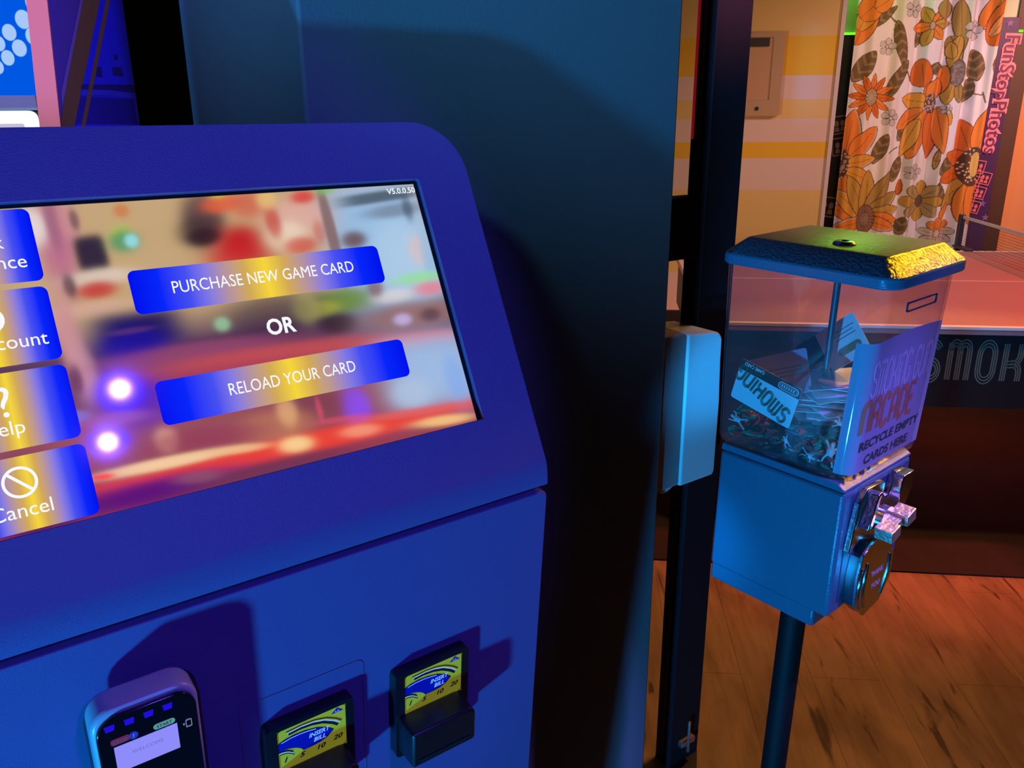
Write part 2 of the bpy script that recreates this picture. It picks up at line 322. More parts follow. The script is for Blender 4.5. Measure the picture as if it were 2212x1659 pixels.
# striped wall in the next bay, with its wide painted bands
YW = math.radians(-5); WX = V((math.cos(YW), math.sin(YW), 0)); WY = V((-math.sin(YW), math.cos(YW), 0))
W0 = V((1.75, 4.42, 0)); WMx = frame(W0, WX, WY, UZ)
def w_at(px, py, y=0.0):
    q = on_plane(px, py, W0 + WY * y, WY) - W0; return V((q.dot(WX), q.dot(WY), q.z))
stripe = bpy.data.materials.new('striped_paint'); stripe.use_nodes = True
def stripes():
    nt = stripe.node_tree; b = nt.nodes['Principled BSDF']; tc = nt.nodes.new('ShaderNodeTexCoord'); sp = nt.nodes.new('ShaderNodeSeparateXYZ'); cr = nt.nodes.new('ShaderNodeValToRGB')
    mr = nt.nodes.new('ShaderNodeMapRange'); mr.inputs[1].default_value = 0; mr.inputs[2].default_value = 2.95
    nt.links.new(tc.outputs['Object'], sp.inputs[0]); nt.links.new(sp.outputs[2], mr.inputs[0]); nt.links.new(mr.outputs[0], cr.inputs[0]); nt.links.new(cr.outputs[0], b.inputs['Base Color'])
    cr.color_ramp.interpolation = 'CONSTANT'
    cream = (0.62, 0.44, 0.16); gold = (0.66, 0.40, 0.02); pale = (0.60, 0.47, 0.42)
    zs = [w_at(1730, y).z for y in (412, 345, 311, 256, 219, 164, 82)]
    seq = [(0, pale), (0.56, cream), (zs[0], pale), (zs[1], gold), (zs[2], pale), (zs[3], cream), (zs[4], pale), (zs[5], gold), (zs[6], cream), (2.3, pale)]
    e = cr.color_ramp.elements
    while len(e) < len(seq): e.new(0.5)
    for el, (z, c) in zip(e, seq): el.position = z / 2.95; el.color = (*c, 1)
    b.inputs['Roughness'].default_value = 0.7
stripes()
xr = w_at(1795, 245).x
tag(MB().box(-2.6, xr, 0.0, 0.12, 0.0, 2.95).build('wall_striped', stripe), kind='structure').matrix_world = WMx
tag(MB(WMx).box(xr, xr + 0.02, -0.012, 0.13, 0, 2.95).build('trim_1', mat('white_trim', (0.55, 0.5, 0.52), 0.5)), kind='structure')
zb = w_at(1455, 669).z
tag(MB(WMx).box(-2.6, xr, -0.02, 0.0, 0, zb).build('baseboard_back', black_paint), kind='structure')
orange_paint = mat('orange_paint', (0.72, 0.36, 0.17), 0.7)
tag(MB(WMx).box(1.15, 3.0, 0.75, 0.85, 0, 2.95).build('wall_orange', orange_paint), kind='structure')

# ------------------------------------------------------------------ card kiosk
kiosk = thing('card_kiosk', 'large blue-lit metal self-service kiosk with tilted touchscreen and two bill slots', 'kiosk', KM)
KT, LEAN = 0.4542, 0.08425
BZ = frame((0, 0, 1.0221), (1, 0, 0), (0, math.sin(KT), math.cos(KT)), (0, -math.cos(KT), math.sin(KT)))     # plane of the tilted bezel
LZ = frame((0, -0.003, 0.9862), (1, 0, 0), (0, -math.sin(LEAN), math.cos(LEAN)), (0, -math.cos(LEAN), -math.sin(LEAN)))   # plane of the lower panel
BL, BW = 0.4014, -0.613
def b_at(px, py, off=0.0):
    M = KM @ BZ; q = M.inverted() @ on_plane(px, py, M @ V((0, 0, off)), M.to_3x3() @ V((0, 0, 1))); return q.x, q.y
def l_at(px, py, off=0.0):
    M = KM @ LZ; q = M.inverted() @ on_plane(px, py, M @ V((0, 0, off)), M.to_3x3() @ V((0, 0, 1))); return q.x, q.y
CX0, CX1, CY0, CY1 = -0.549, -0.0643, 0.0614, 0.3358
m = MB(BZ)
plate_mb(m, rrect(BW, 0, 0.0, BL, (0, 0, .060, .060), 12), rrect(CX0, CX1, CY0, CY1, 0.0), -0.022, 0.0)
bez = m.build('bezel', kiosk_paint, kiosk, bevel=0.0018)
m = MB()    # rounded lower lip of the head
prof = [(0.00265, 1.0275), (0.0006, 1.0236), (-0.0009, 1.0190), (-0.0020, 1.0140), (-0.0029, 1.0070), (-0.0030, 0.9945), (-0.0024, 0.9935), (0.03, 0.9935), (0.03, 1.045), (0.0125, 1.0290)]
n = len(prof); vs = [(x, y, z) for x in (BW, 0.0) for y, z in prof]
m.add(vs, [tuple(range(n))[::-1], tuple(range(n, 2 * n))] + [(i, (i + 1) % n, n + (i + 1) % n, n + i) for i in range(n)])
m.build('bezel_lip', kiosk_paint, kiosk, smooth=True, angle=38)
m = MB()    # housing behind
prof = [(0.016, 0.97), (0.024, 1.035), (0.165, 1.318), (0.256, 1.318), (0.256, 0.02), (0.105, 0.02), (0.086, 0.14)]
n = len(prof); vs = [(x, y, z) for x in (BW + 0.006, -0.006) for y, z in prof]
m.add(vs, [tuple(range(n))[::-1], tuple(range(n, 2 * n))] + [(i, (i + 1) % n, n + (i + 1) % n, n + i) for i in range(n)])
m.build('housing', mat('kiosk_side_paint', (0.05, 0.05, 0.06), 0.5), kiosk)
MB().box(BW + 0.004, -0.004, 0.05, 0.258, 0.0, 0.0205).build('plinth', black_paint, kiosk)
m = MB(LZ); m.prism(rrect(BW, 0.0, -0.86, 0.0, (0.006, 0.006, 0.008, 0.008), 4), -0.013, 0.0)
low = m.build('lower_panel', kiosk_paint, kiosk, bevel=0.0015)
# service door: fine seam cut round the left bill acceptor
seam = mat('seam_shadow_gap', (0.004, 0.004, 0.008), 0.6)
m = MB(LZ); plate_mb(m, rrect(-0.362, -0.2325, -0.52, -0.1290, 0.008, 6), rrect(-0.3602, -0.2338, -0.518, -0.1303, 0.0074, 6), 0.0, 0.0006)
m.build('service_door_seam', mat('seam_edge', (0.12, 0.12, 0.20), 0.4), low)

# display: black frame, lit picture, buttons
m = MB(BZ); plate_mb(m, rrect(CX0 - 0.01, CX1 + 0.006, CY0 - 0.01, CY1 + 0.006, 0), rrect(-0.5465, -0.0688, 0.0620, 0.3325, 0), -0.030, -0.0065)
m.build('display_frame', black_gloss, kiosk)
SX0, SX1, SY0, SY1, SZ = -0.547, -0.0683, 0.0614, 0.3329, -0.0075
def s_at(px, py): return b_at(px, py, SZ)
def picture():
    nx, ny = 300, 180
    U, T = np.meshgrid(np.linspace(SX0, SX1, nx), np.linspace(SY0, SY1, ny))
    y = (T - SY0) / (SY1 - SY0); x = (U - SX0) / (SX1 - SX0)
    def mix(a, b, t): return a + (b - a) * t[..., None]
    img = np.ones((ny, nx, 3)) * npl((196, 164, 122))
    img = mix(img, npl((92, 60, 92)), np.clip((0.62 - y) / 0.12, 0, 1)); img = mix(img, npl((150, 78, 92)), np.clip((0.40 - y) / 0.12, 0, 1)); img = mix(img, npl((150, 60, 80)), np.clip((0.2 - y) / 0.15, 0, 1))
    def blob(px, py, rx, ry, col, a=1.0, rot=0, hard=1.0, box=False):
        c = s_at(px, py); ex = s_at(px + 10, py - 1.5 - rot); ey = s_at(px + 2.6, py + 10)
        A = np.array([[ex[0] - c[0], ey[0] - c[0]], [ex[1] - c[1], ey[1] - c[1]]]) / 10; Ai = np.linalg.inv(A)
        dx, dy = U - c[0], T - c[1]; p = (Ai[0, 0] * dx + Ai[0, 1] * dy) / rx; q = (Ai[1, 0] * dx + Ai[1, 1] * dy) / ry
        d = (p ** 4 + q ** 4) ** .25 if box else np.sqrt(p * p + q * q)
        t = a / (1 + np.exp((d - 1) * 5 * hard)); img[:] = mix(img, npl(col), t)
    for b in [(830, 520, 105, 140, (150, 188, 226), 1, 0, 1.2, True), (880, 560, 70, 90, (176, 205, 232), .8), (120, 520, 40, 110, (188, 112, 140), 1), (72, 490, 26, 40, (228, 215, 214), .95), (112, 480, 14, 60, (150, 95, 120), .7),
              (150, 480, 22, 40, (205, 140, 150), .6), (160, 475, 10, 22, (110, 80, 80), .8), (198, 548, 34, 40, (52, 38, 62), 1, 0, 2, True), (262, 505, 24, 18, (168, 190, 80), .8), (268, 522, 32, 22, (78, 150, 100), .9), (284, 520, 14, 14, (150, 222, 226), .9),
              (262, 455, 16, 14, (205, 120, 70), .8), (215, 600, 70, 18, (222, 205, 190), .8), (210, 626, 42, 18, (196, 62, 60), .95), (150, 618, 14, 24, (70, 40, 60), .8), (200, 668, 90, 14, (215, 170, 150), .8),
              (150, 730, 24, 90, (205, 145, 150), .95), (180, 800, 26, 60, (205, 150, 160), .8), (165, 820, 14, 30, (70, 20, 70), .8), (300, 712, 95, 40, (32, 22, 92), 1, 0, 1.3, True), (290, 745, 70, 34, (28, 16, 150), .9), (280, 715, 50, 6, (95, 55, 110), .6),
              (440, 475, 46, 60, (70, 48, 62), .9, 0, 1.2), (430, 500, 45, 30, (60, 42, 50), .7), (480, 440, 40, 18, (225, 95, 60), .85), (470, 415, 18, 12, (200, 190, 60), .8), (540, 440, 40, 30, (205, 90, 70), .8), (520, 520, 50, 34, (188, 30, 40), 1), (520, 555, 70, 34, (196, 34, 44), .9), (440, 512, 36, 18, (50, 30, 40), .9),
              (640, 470, 60, 40, (222, 170, 160), .9), (655, 425, 26, 14, (214, 60, 60), .9), (620, 510, 40, 30, (235, 215, 190), .8), (650, 530, 34, 18, (206, 70, 60), .8), (590, 480, 16, 34, (196, 60, 50), .8), (575, 430, 20, 20, (230, 190, 120), .8), (690, 500, 12, 22, (200, 60, 60), .5), (715, 500, 12, 110, (126, 92, 92), .85, 0, 1.6),
              (700, 405, 22, 14, (120, 190, 90), .8), (820, 425, 80, 12, (70, 84, 100), .9, 0, 1.4, True), (850, 455, 60, 14, (112, 128, 152), .8), (880, 450, 10, 26, (50, 60, 80), .6), (765, 518, 26, 18, (104, 70, 70), .9), (905, 540, 20, 30, (222, 190, 180), .7), (930, 560, 16, 60, (140, 185, 225), .7),
              (740, 650, 70, 26, (108, 140, 60), .95), (690, 668, 40, 16, (190, 190, 70), .8), (660, 665, 26, 30, (215, 205, 120), .8), (600, 680, 110, 50, (52, 36, 62), .7), (730, 700, 40, 22, (44, 26, 44), .9), (905, 600, 50, 12, (150, 220, 160), .9), (930, 622, 34, 14, (224, 132, 150), .9), (850, 640, 40, 14, (225, 215, 220), .7), (810, 620, 16, 20, (130, 60, 80), .7),
              (900, 680, 110, 28, (150, 104, 96), .9), (870, 690, 18, 12, (200, 180, 230), .8), (930, 680, 20, 14, (70, 40, 60), .7), (480, 700, 16, 14, (150, 200, 160), .8), (430, 760, 190, 20, (150, 70, 110), .8), (600, 765, 260, 20, (196, 78, 84), .9), (900, 735, 110, 16, (222, 90, 84), .9), (500, 800, 200, 16, (170, 60, 90), .6),
              (940, 800, 100, 74, (158, 186, 226), 1, 0, 1.2, True), (985, 820, 20, 50, (130, 170, 235), .7), (890, 850, 40, 30, (176, 196, 224), .8), (300, 870, 70, 50, (70, 12, 190), .7), (262, 848, 46, 36, (48, 4, 235), 1), (236, 952, 40, 22, (52, 6, 225), 1), (170, 900, 24, 12, (130, 120, 220), .7), (250, 905, 70, 14, (160, 90, 170), .7),  # saturated blue blobs: halos of the mirrored lamps, painted into the picture
              (770, 880, 28, 40, (140, 78, 240), .95), (680, 880, 60, 40, (120, 60, 80), .8), (600, 920, 80, 30, (190, 120, 90), .8), (620, 890, 20, 30, (226, 170, 120), .8), (360, 950, 24, 24, (225, 160, 140), .8), (450, 945, 120, 22, (150, 60, 90), .7), (690, 885, 6, 26, (210, 80, 110), .7), (740, 905, 60, 6, (210, 80, 110), .7),
              (620, 968, 460, 22, (236, 66, 54), .95, 0.9, 1.4), (360, 1000, 150, 12, (248, 206, 160), .95, .6, 1.2), (520, 970, 60, 8, (244, 190, 140), .8), (640, 960, 34, 16, (250, 214, 150), .9), (780, 930, 40, 12, (244, 150, 120), .9), (960, 908, 60, 10, (250, 196, 130), .9), (900, 890, 120, 8, (222, 100, 100), .7),
              (330, 1062, 200, 26, (92, 18, 120), 1, .8), (600, 1010, 160, 18, (112, 52, 84), .9, .9), (430, 1030, 50, 12, (150, 90, 110), .6), (222, 1030, 26, 6, (255, 60, 50), .9), (60, 1100, 120, 90, (70, 20, 110), .8)]:  # thin bright red blob: a lamp reflection painted in
        blob(*b)
    P = np.stack([U, T, np.full_like(U, SZ)], -1); P4 = P.reshape(-1, 3) @ np.array(BZ.to_3x3()).T + np.array(BZ.translation)
    return P4.reshape(ny, nx, 3), img
P, img = picture()
scr_m = vcol_mat('screen_picture', 0.05, True)
screen = grid_obj('screen', P, img, scr_m, kiosk)
btn = bpy.data.materials.new('button_gradient'); btn.use_nodes = True
def gradient():
    nt = btn.node_tree; b = nt.nodes['Principled BSDF']; b.inputs['Base Color'].default_value = (0, 0, 0, 1); b.inputs['Roughness'].default_value = 0.05
    tc = nt.nodes.new('ShaderNodeTexCoord'); sp = nt.nodes.new('ShaderNodeSeparateXYZ'); cr = nt.nodes.new('ShaderNodeValToRGB')
    nt.links.new(tc.outputs['Generated'], sp.inputs[0]); nt.links.new(sp.outputs[0], cr.inputs[0]); nt.links.new(cr.outputs[0], b.inputs['Emission Color']); b.inputs['Emission Strength'].default_value = 1
    seq = [(0, (0, 16, 236)), (.10, (6, 38, 250)), (.20, (70, 80, 240)), (.27, (132, 122, 226)), (.34, (180, 146, 160)), (.42, (210, 168, 86)), (.5, (246, 214, 58))]
    seq = seq + [(1 - p, c) for p, c in seq[-2::-1]]; e = cr.color_ramp.elements
    while len(e) < len(seq): e.new(0.5)
    for el, (p, c) in zip(e, seq): el.position = p; el.color = (*lin(c), 1)
gradient()
scr_white = emat('screen_white', (248, 250, 255)); scr_line = emat('screen_button_edge', (70, 70, 200))
def button(x0, x1, y0, y1, words, label):
    m = MB(BZ); m.prism(rrect(x0, x1, y0, y1, 0.006, 6), SZ + .0002, SZ + .0007, 0)
    for body, size, x, y, al, fit in words: m.text(body, size, x, y, SZ + .001, 1, align=al, fit=fit)
    return m
X0, X1 = -0.3796, -0.1325
button(X0, X1, .2270, .2676, [('PURCHASE NEW GAME CARD', .0165, -0.2545, .2425, 'CENTER', .180)], '').build('screen_button', [btn, scr_white], screen)
button(X0, X1, .1247, .1648, [('RELOAD YOUR CARD', .0165, -0.2540, .1402, 'CENTER', .127)], '').build('screen_button', [btn, scr_white], screen)
LX0, LX1 = -0.5345, -0.4440
button(LX0, LX1, .2677, .3315, [('Check', .0165, -0.489, .298, 'CENTER', None), ('Balance', .0165, -0.4542, .2803, 'RIGHT', None)], '').build('screen_button', [btn, scr_white], screen)
mb = button(LX0, LX1, .1990, .2625, [('My Account', .0165, -0.4519, .2128, 'RIGHT', None)], '')
mb.prism(arc(-0.4905, .2385, .011, .011, 0, 360, 20)[:-1], SZ + .0008, SZ + .001, 1, BZ and Matrix.Identity(4)); mb.build('screen_button', [btn, scr_white], screen)
mb = button(LX0, LX1, .1305, .1938, [('Help', .0165, -0.483, .1428, 'RIGHT', None), ('?', .036, -0.4925, .1578, 'CENTER', None)], ''); mb.build('screen_button', [btn, scr_white], screen)
mb = button(LX0, LX1, .0645, .1248, [('Cancel', .0165, -0.4763, .0760, 'RIGHT', None)], '')
plate_mb(mb, arc(-0.4953, .1040, .0128, .0128, 0, 360, 32)[:-1], arc(-0.4953, .1040, .0105, .0105, 0, 360, 32)[:-1], SZ + .0008, SZ + .001, 1)
mb.ribbon([(-0.4953 - .008, .1040 + .008), (-0.4953 + .008, .1040 - .008)], .0024, SZ + .001, 1); mb.build('screen_button', [btn, scr_white], screen)
m = MB(BZ); m.text('OR', .0215, -0.2545, .1905, SZ + .001, 0, align='CENTER', offset=.0006, fit=.0285); m.build('screen_text', scr_white, screen); m = MB(BZ)
m.text('V5.0.0.50', .0088, -0.0692, .3226, SZ + .001, 0, align='RIGHT', offset=.00015, fit=.0345)
m.build('screen_text', scr_white, screen)

# bill acceptors
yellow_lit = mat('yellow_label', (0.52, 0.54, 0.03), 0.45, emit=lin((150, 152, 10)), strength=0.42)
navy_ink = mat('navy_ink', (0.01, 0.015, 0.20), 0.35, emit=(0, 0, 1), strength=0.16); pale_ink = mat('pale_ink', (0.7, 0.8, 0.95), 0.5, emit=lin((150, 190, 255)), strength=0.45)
def acceptor(dx):
    T = LZ @ Matrix.Translation((dx, 0, 0)); m = MB(T)
    x0, x1 = -0.2025, -0.1105; lx0, lx1, ly0, ly1 = -0.1915, -0.1195, -0.2165, -0.1640
    plate_mb(m, rrect(x0, x1, -0.2720, -0.1590, 0.005, 4), rrect(lx0, lx1, ly0, ly1, 0.0), 0.0, 0.014)
    o = m.build('bill_acceptor', black_plastic, kiosk, bevel=0.0035)
    m = MB(T)      # protruding snout with sloped shoulders
    a0, a1 = -0.2000, -0.1195; poly = rrect(a0, a1, -0.2610, -0.2145, (.003, .004, .010, .003), 4)
    m.prism(poly, 0.012, 0.046, scale=0.985); m.build('bill_mouth', black_plastic, o, bevel=0.003)
    m = MB(T); m.box(-0.192, -0.128, -0.2548, -0.2515, 0.044, 0.0468); m.build('bill_slot', black_ink, o)
    m = MB(T); z = 0.0128
    m.prism(rrect(lx0 - .001, lx1 + .001, ly0 - .001, ly1 + .001, 0), 0.004, z, 0)
    W, Hh = lx1 - lx0, ly1 - ly0
    def L(px, py): return (lx0 + W * px, ly0 + Hh * (0.17 + 0.83 * py))
    def poly_at(pts, zz, mi): m.flat([L(*p) for p in pts], zz, mi)
    sw = [(0.0, .60), (.04, .645), (.12, .69), (.25, .715), (.40, .70), (.56, .64), (.70, .53), (.80, .38), (.70, .245), (.60, .19), (.50, .175), (.36, .17), (.33, .25), (.26, .33), (.16, .39), (.02, .42), (0, .50)]
    cen = (.42, .44); poly_at([(cen[0] + (x - cen[0]) * 1.05, cen[1] + (y - cen[1]) * 1.06) for x, y in sw], z + .0003, 2); poly_at(sw, z + .0005, 1)
    m.ribbon([L(*p) for p in [(.05, .635), (.18, .675), (.32, .68), (.46, .655), (.55, .625)]], .0008, z + .0008, 3)
    for k, (wd, mi) in enumerate(((.0030, 2), (.0010, 3), (.0013, 2))):
        q = k * .045; m.ribbon([L(x + q * .6, y + q) for x, y in [(.16 - q, .80), (.32, .825), (.50, .80), (.66, .72), (.80, .58), (.88, .46)]], wd, z + .0004 + k * .0001, mi)
    for k, (wd, mi) in enumerate(((.0030, 2), (.0010, 3), (.0013, 2))):
        q = k * .04; m.ribbon([L(x + q * .2, y - q) for x, y in [(0.0, .39), (.06, .385), (.12, .355), (.17, .30), (.205, .24)]], wd * .8, z + .0004 + k * .0001, mi)
    m.text('INSERT', .0074, *L(.60, .44), z + .0009, 3, align='CENTER', shear=.25, fit=.0225, offset=.00012); m.text('BILL', .0074, *L(.60, .27), z + .0009, 3, align='CENTER', shear=.25, fit=.0130, offset=.00012)
    for s_, px, py in (('1', .10, .04), ('5', .34, -.01), ('10', .62, -.01), ('20', .87, .05)): m.text(s_, .0080, *L(px, py), z + .0006, 2, align='CENTER', shear=.3, offset=.00025, sx=1.2)
    poly_at([(.78, .83), (.875, .965), (.97, .83)], z + .0004, 1); m.text('A.D.', .0030, *L(.875, .85), z + .0007, 3, align='CENTER')
    m.build('bill_label', [yellow_lit, navy_ink, black_ink, pale_ink], o)
    return o
acceptor(0.0); acceptor(-0.1405)

# payment terminal on the left
silver = mat('silver_plastic', (0.45, 0.46, 0.50), 0.3)
m = MB(LZ); m.prism(rrect(-0.4890, -0.3960, -0.30, -0.0540, 0.026, 10), 0.0, 0.016, scale=0.97); term = m.build('card_terminal', black_plastic, kiosk, bevel=0.002)
m = MB(LZ); m.prism(rrect(-0.4880, -0.4045, -0.27, -0.0400, 0.020, 10), 0.014, 0.042); m.build('terminal_body', silver, term, bevel=0.004, seg=3)
m = MB(LZ); m.prism(rrect(-0.4850, -0.4075, -0.265, -0.0460, 0.018, 10), 0.040, 0.0455); face = m.build('terminal_face', black_gloss, term, bevel=0.001)
zt = 0.046; m = MB(LZ); m.box(-0.4738, -0.4247, -0.1020, -0.0757, 0.044, zt, 0); m.text('WELCOME', .0048, -0.4490, -0.0880, zt + .0002, 1, align='CENTER', fit=.0245)
m.build('terminal_display', [emat('lcd_violet', (142, 140, 250)), emat('lcd_grey', (104, 104, 190))], term)
m = MB(LZ)
for k in range(4):
    x = -0.4745 + k * .0148; m.flat([(x - .004, -0.0520), (x + .004, -0.0520), (x + .0032, -0.0580), (x - .0032, -0.0580)], zt, 0)
m.build('status_lights', [emat('blue_led', (30, 14, 215))], term)
m = MB(LZ); m.prism(rrect(-0.4430, -0.4258, -0.0738, -0.0682, .0027, 5), zt - .0003, zt, 0); m.text('START', .0042, -0.4344, -0.0726, zt + .0002, 1, align='CENTER', fit=.012); m.build('start_key', [mat('green_key', (0.30, 0.48, 0.20), 0.5, emit=lin((120, 150, 100)), strength=.35), black_ink], term)
m = MB(LZ); m.prism(rrect(-0.4755, -0.4612, -0.0733, -0.0672, .002, 5), zt - .0003, zt, 0); m.text('STOP', .0042, -0.4684, -0.0720, zt + .0002, 1, align='CENTER', fit=.011); m.build('stop_key', [mat('red_key', (0.32, 0.03, 0.05), 0.5, emit=lin((120, 20, 40)), strength=.5), mat('pink_ink', (0.5, .2, .25), .5)], term)
m = MB(LZ); m.prism(arc(-0.4583, -0.0705, .0036, .0036, 0, 360, 18)[:-1], zt - .0003, zt, 0); m.text('?', .0052, -0.4583, -0.0724, zt + .0002, 1, align='CENTER'); m.build('info_key', [emat('info_blue', (30, 50, 190)), emat('info_white', (120, 150, 230))], term)
m = MB(LZ); plate_mb(m, rrect(-0.4180, -0.4130, -0.0838, -0.0762, .0006, 2), rrect(-0.4174, -0.4136, -0.0832, -0.0768, .0003, 2), zt - .0002, zt + .0002); m.flat([(-0.4205, -0.0788), (-0.4185, -0.0788), (-0.4195, -0.0812)], zt); m.build('tap_mark', emat('mark_grey', (120, 130, 160)), term)

# ------------------------------------------------------------------ bulk vending machine used as a card bin
B0 = 0.8155
VR = Matrix.Rotation(0.7128, 4, 'Z') @ Matrix.Rotation(0.0231, 4, 'X') @ Matrix.Rotation(-0.01, 4, 'Y')
VM = Matrix.Translation(V((0.3815, 0.9704, B0)) - VR.to_3x3() @ V((0, 0, B0))) @ VR
VB = Matrix.Translation((0, 0, B0))
def v_at(px, py, axis, val):
    M = VM @ VB; nn = M.to_3x3().col[axis]; return M.inverted() @ on_plane(px, py, M.translation + nn * val, nn)
vend = thing('vending_machine', 'blue metal bulk vending machine on black pole, clear case full of game cards', 'vending machine', VM)
hw, hd, BH = 0.0825, 0.0844, 0.1756
def side_prism(mb, prof, x0, x1, mi=0):
    n = len(prof); vs = [(x, y, z) for x in (x0, x1) for y, z in prof]
    return mb.add(vs, [tuple(range(n))[::-1], tuple(range(n, 2 * n))] + [(i, (i + 1) % n, n + (i + 1) % n, n + i) for i in range(n)], mi)
m = MB(VB); side_prism(m, [(-hd, 0.0), (-hd, 0.1655), (hd, 0.1655), (hd, 0.0)][::-1], -hw, hw)
body = m.build('body', vend_blue, vend, bevel=0.005, seg=3)
m = MB(VB); side_prism(m, [(-hd + .0005, 0.1660), (-hd + .0005, 0.1685), (-hd + 0.0135, BH), (hd - .002, BH), (hd - .0005, 0.166)][::-1], -hw + .0006, hw - .0006)
m.build('body_rim', vend_blue, vend, bevel=0.0018)
m = MB(VB); m.box(-hw + .0004, hw - .002, -0.0675, hd - .002, -0.0215, 0.004); m.build('base_flange', vend_blue, vend, bevel=0.003)
m = MB(VB); m.tube([(-0.055, 0.062, -0.0225), (-0.055, 0.062, -0.030)], 0.003, 8); m.build('flange_screw', chrome, vend)
m = MB(VB); m.box(-0.066, 0.066, -hd - 0.0006, -hd + 0.002, 0.014, 0.160); m.build('front_door', mat('vend_door_blue', (0.03, 0.05, 0.12), 0.35), vend, bevel=0.002)
m = MB(); m.tube([(0, 0, 0.02), (0, 0, B0 - 0.0216)], 0.0170, 20); m.build('pole', mat('black_pole', (0.008, 0.007, 0.008), 0.6, bump=.1, bscale=60, spec=.2), vend, smooth=True)
m = MB(); m.lathe([(0.0, 0.001), (0.185, 0.001), (0.19, 0.012), (0.17, 0.020), (0.035, 0.028), (0.022, 0.05)], 40); m.build('pole_base', black_paint, vend, smooth=True, angle=30)
# clear case
CZ0, CZ1 = 0.1765, 0.4185
def case_ring(t, inset=0.0):
    x0, x1 = -0.0785 - .002 * t + inset, 0.0950 + .003 * t - inset; y0, y1 = -0.0855 - .0105 * t + inset, 0.0985 + .0085 * t - inset
    return rrect(x0, x1, y0, y1, 0.019 - inset, 8)
def loft(mb, rings, mi=0, cap0=False):
    n = len(rings[0][0]); vs = [(x, y, z) for rg, z in rings for x, y in rg]
    fs = [(i * n + k, i * n + (k + 1) % n, (i + 1) * n + (k + 1) % n, (i + 1) * n + k) for i in range(len(rings) - 1) for k in range(n)]
    if cap0: fs.append(tuple(range(n - 1, -1, -1)))
    return mb.add(vs, fs, mi)
m = MB(VB); tt = [0, .02, .05, .15, .3, .5, .7, .85, 1]
loft(m, [(case_ring(t, 0.0015 if t == 0 else 0), CZ0 + (CZ1 - CZ0) * t) for t in tt], 0, True)
loft(m, [([q for q in case_ring(t, 0.0026)][::-1], CZ0 + .003 + (CZ1 - CZ0 - .003) * t) for t in tt], 0)
case = m.build('clear_case', clear('clear_acrylic', (0.95, 0.94, 0.96), 0.045, 0.024), vend, smooth=True, angle=30)
m = MB(VB); y = -0.0948
FR = frame((0, y, 0), (1, 0, 0), (0, 0, 1), (0, -1, 0))
plate_mb(m, rrect(-0.0255, 0.0475, 0.3700, 0.3810, .002, 3), rrect(-0.0238, 0.0458, 0.3716, 0.3794, .0015, 3), -0.0006, 0.0010, 0, FR)
m.build('card_slot', mat('slot_edge', (0.03, 0.03, 0.06), 0.3), case)
m = MB(VB); m.tube([(0, 0, BH), (0, 0, 0.425)], 0.0042, 12); m.build('centre_rod', mat('grey_steel', (0.10, 0.11, 0.13), 0.4, 0.6), vend, smooth=True)
# lid: skirt, bevelled shoulders, flat top
lid_m = mat('lid_enamel', (0.06, 0.15, 0.24), 0.27, bump=0.3, bscale=330, spec=0.6)
m = MB(VB); LXa, LXb, LYa, LYb = -0.0895, 0.0955, -0.1085, 0.1080
rg = lambda i, r: rrect(LXa + i, LXb - i, LYa + i, LYb - i, r, 8)
LZ0, LZ1, LZ2 = 0.4035, 0.4165, 0.4345
lidrings = [(rg(.002, .020), LZ0), (rg(0, .022), LZ0 + .002), (rg(0, .022), LZ1 - .002), (rg(.001, .021), LZ1), (rg(.0225, .006), LZ2 - .001), (rg(.0250, .005), LZ2)]
n = len(lidrings[0][0]); loft(m, lidrings, 0, True); k = len(m.v) - n; m.f.append(tuple(range(k, k + n))); m.m.append(0)
for i_ in range(len(m.m)):
    if 3 * n <= i_ < 4 * n: m.m[i_] = 1
lid = m.build('lid', [lid_m, mat('lid_hammered', (0.06, 0.15, 0.24), 0.15, bump=1.1, bscale=300, spec=0.6)], vend, smooth=True, angle=24)
m = MB(VB); q = v_at(1824, 527, 2, LZ2); m.lathe([(0.0125, LZ2 - .001), (0.0125, LZ2 + .0012), (0.0100, LZ2 + .0035), (0.0055, LZ2 + .0040), (0.0040, LZ2 + .0025)], 24, 0, Matrix.Translation((q.x, q.y, 0)))
m.build('lid_lock', mat('lock_metal', (0.2, 0.25, 0.6), 0.2, 1.0), lid, smooth=True, angle=30)
# coin mechanism on the front
FM = VB @ frame((0, -hd, 0), (1, 0, 0), (0, 0, 1), (0, -1, 0))
m = MB(FM)
plate = [(-0.070, 0.088), (-0.047, 0.098), (-0.020, 0.0885), (0.018, 0.0900), (0.045, 0.110), (0.052, 0.140), (0.050, 0.162), (0.026, 0.164), (0.018, 0.150), (0.012, 0.138), (0.004, 0.137), (-0.002, 0.142), (-0.002, 0.160), (-0.046, 0.164), (-0.060, 0.150), (-0.065, 0.120)]
m.prism(plate, 0.001, 0.009); coin = m.build('coin_mechanism', chrome, vend, bevel=0.0012)
m = MB(FM); m.prism([(-0.046, 0.161), (-0.038, 0.163), (-0.050, 0.122), (-0.060, 0.120)], 0.008, 0.023); m.build('coin_guard', chrome, coin, bevel=0.0012)
m = MB(FM); m.prism([(0.022, 0.163), (0.049, 0.163), (0.050, 0.142), (0.036, 0.118), (0.020, 0.120), (0.017, 0.144)], 0.008, 0.020); m.build('coin_guard', chrome, coin, bevel=0.0012)
m = MB(FM); m.tube([(0.004, 0.1475, 0.0), (0.004, 0.1475, 0.004)], 0.0065, 18); m.build('coin_slot', black_ink, coin)
HM = FM @ Matrix.Translation((-0.010, 0.1165, 0)) @ Matrix.Rotation(math.radians(14), 4, 'Z')
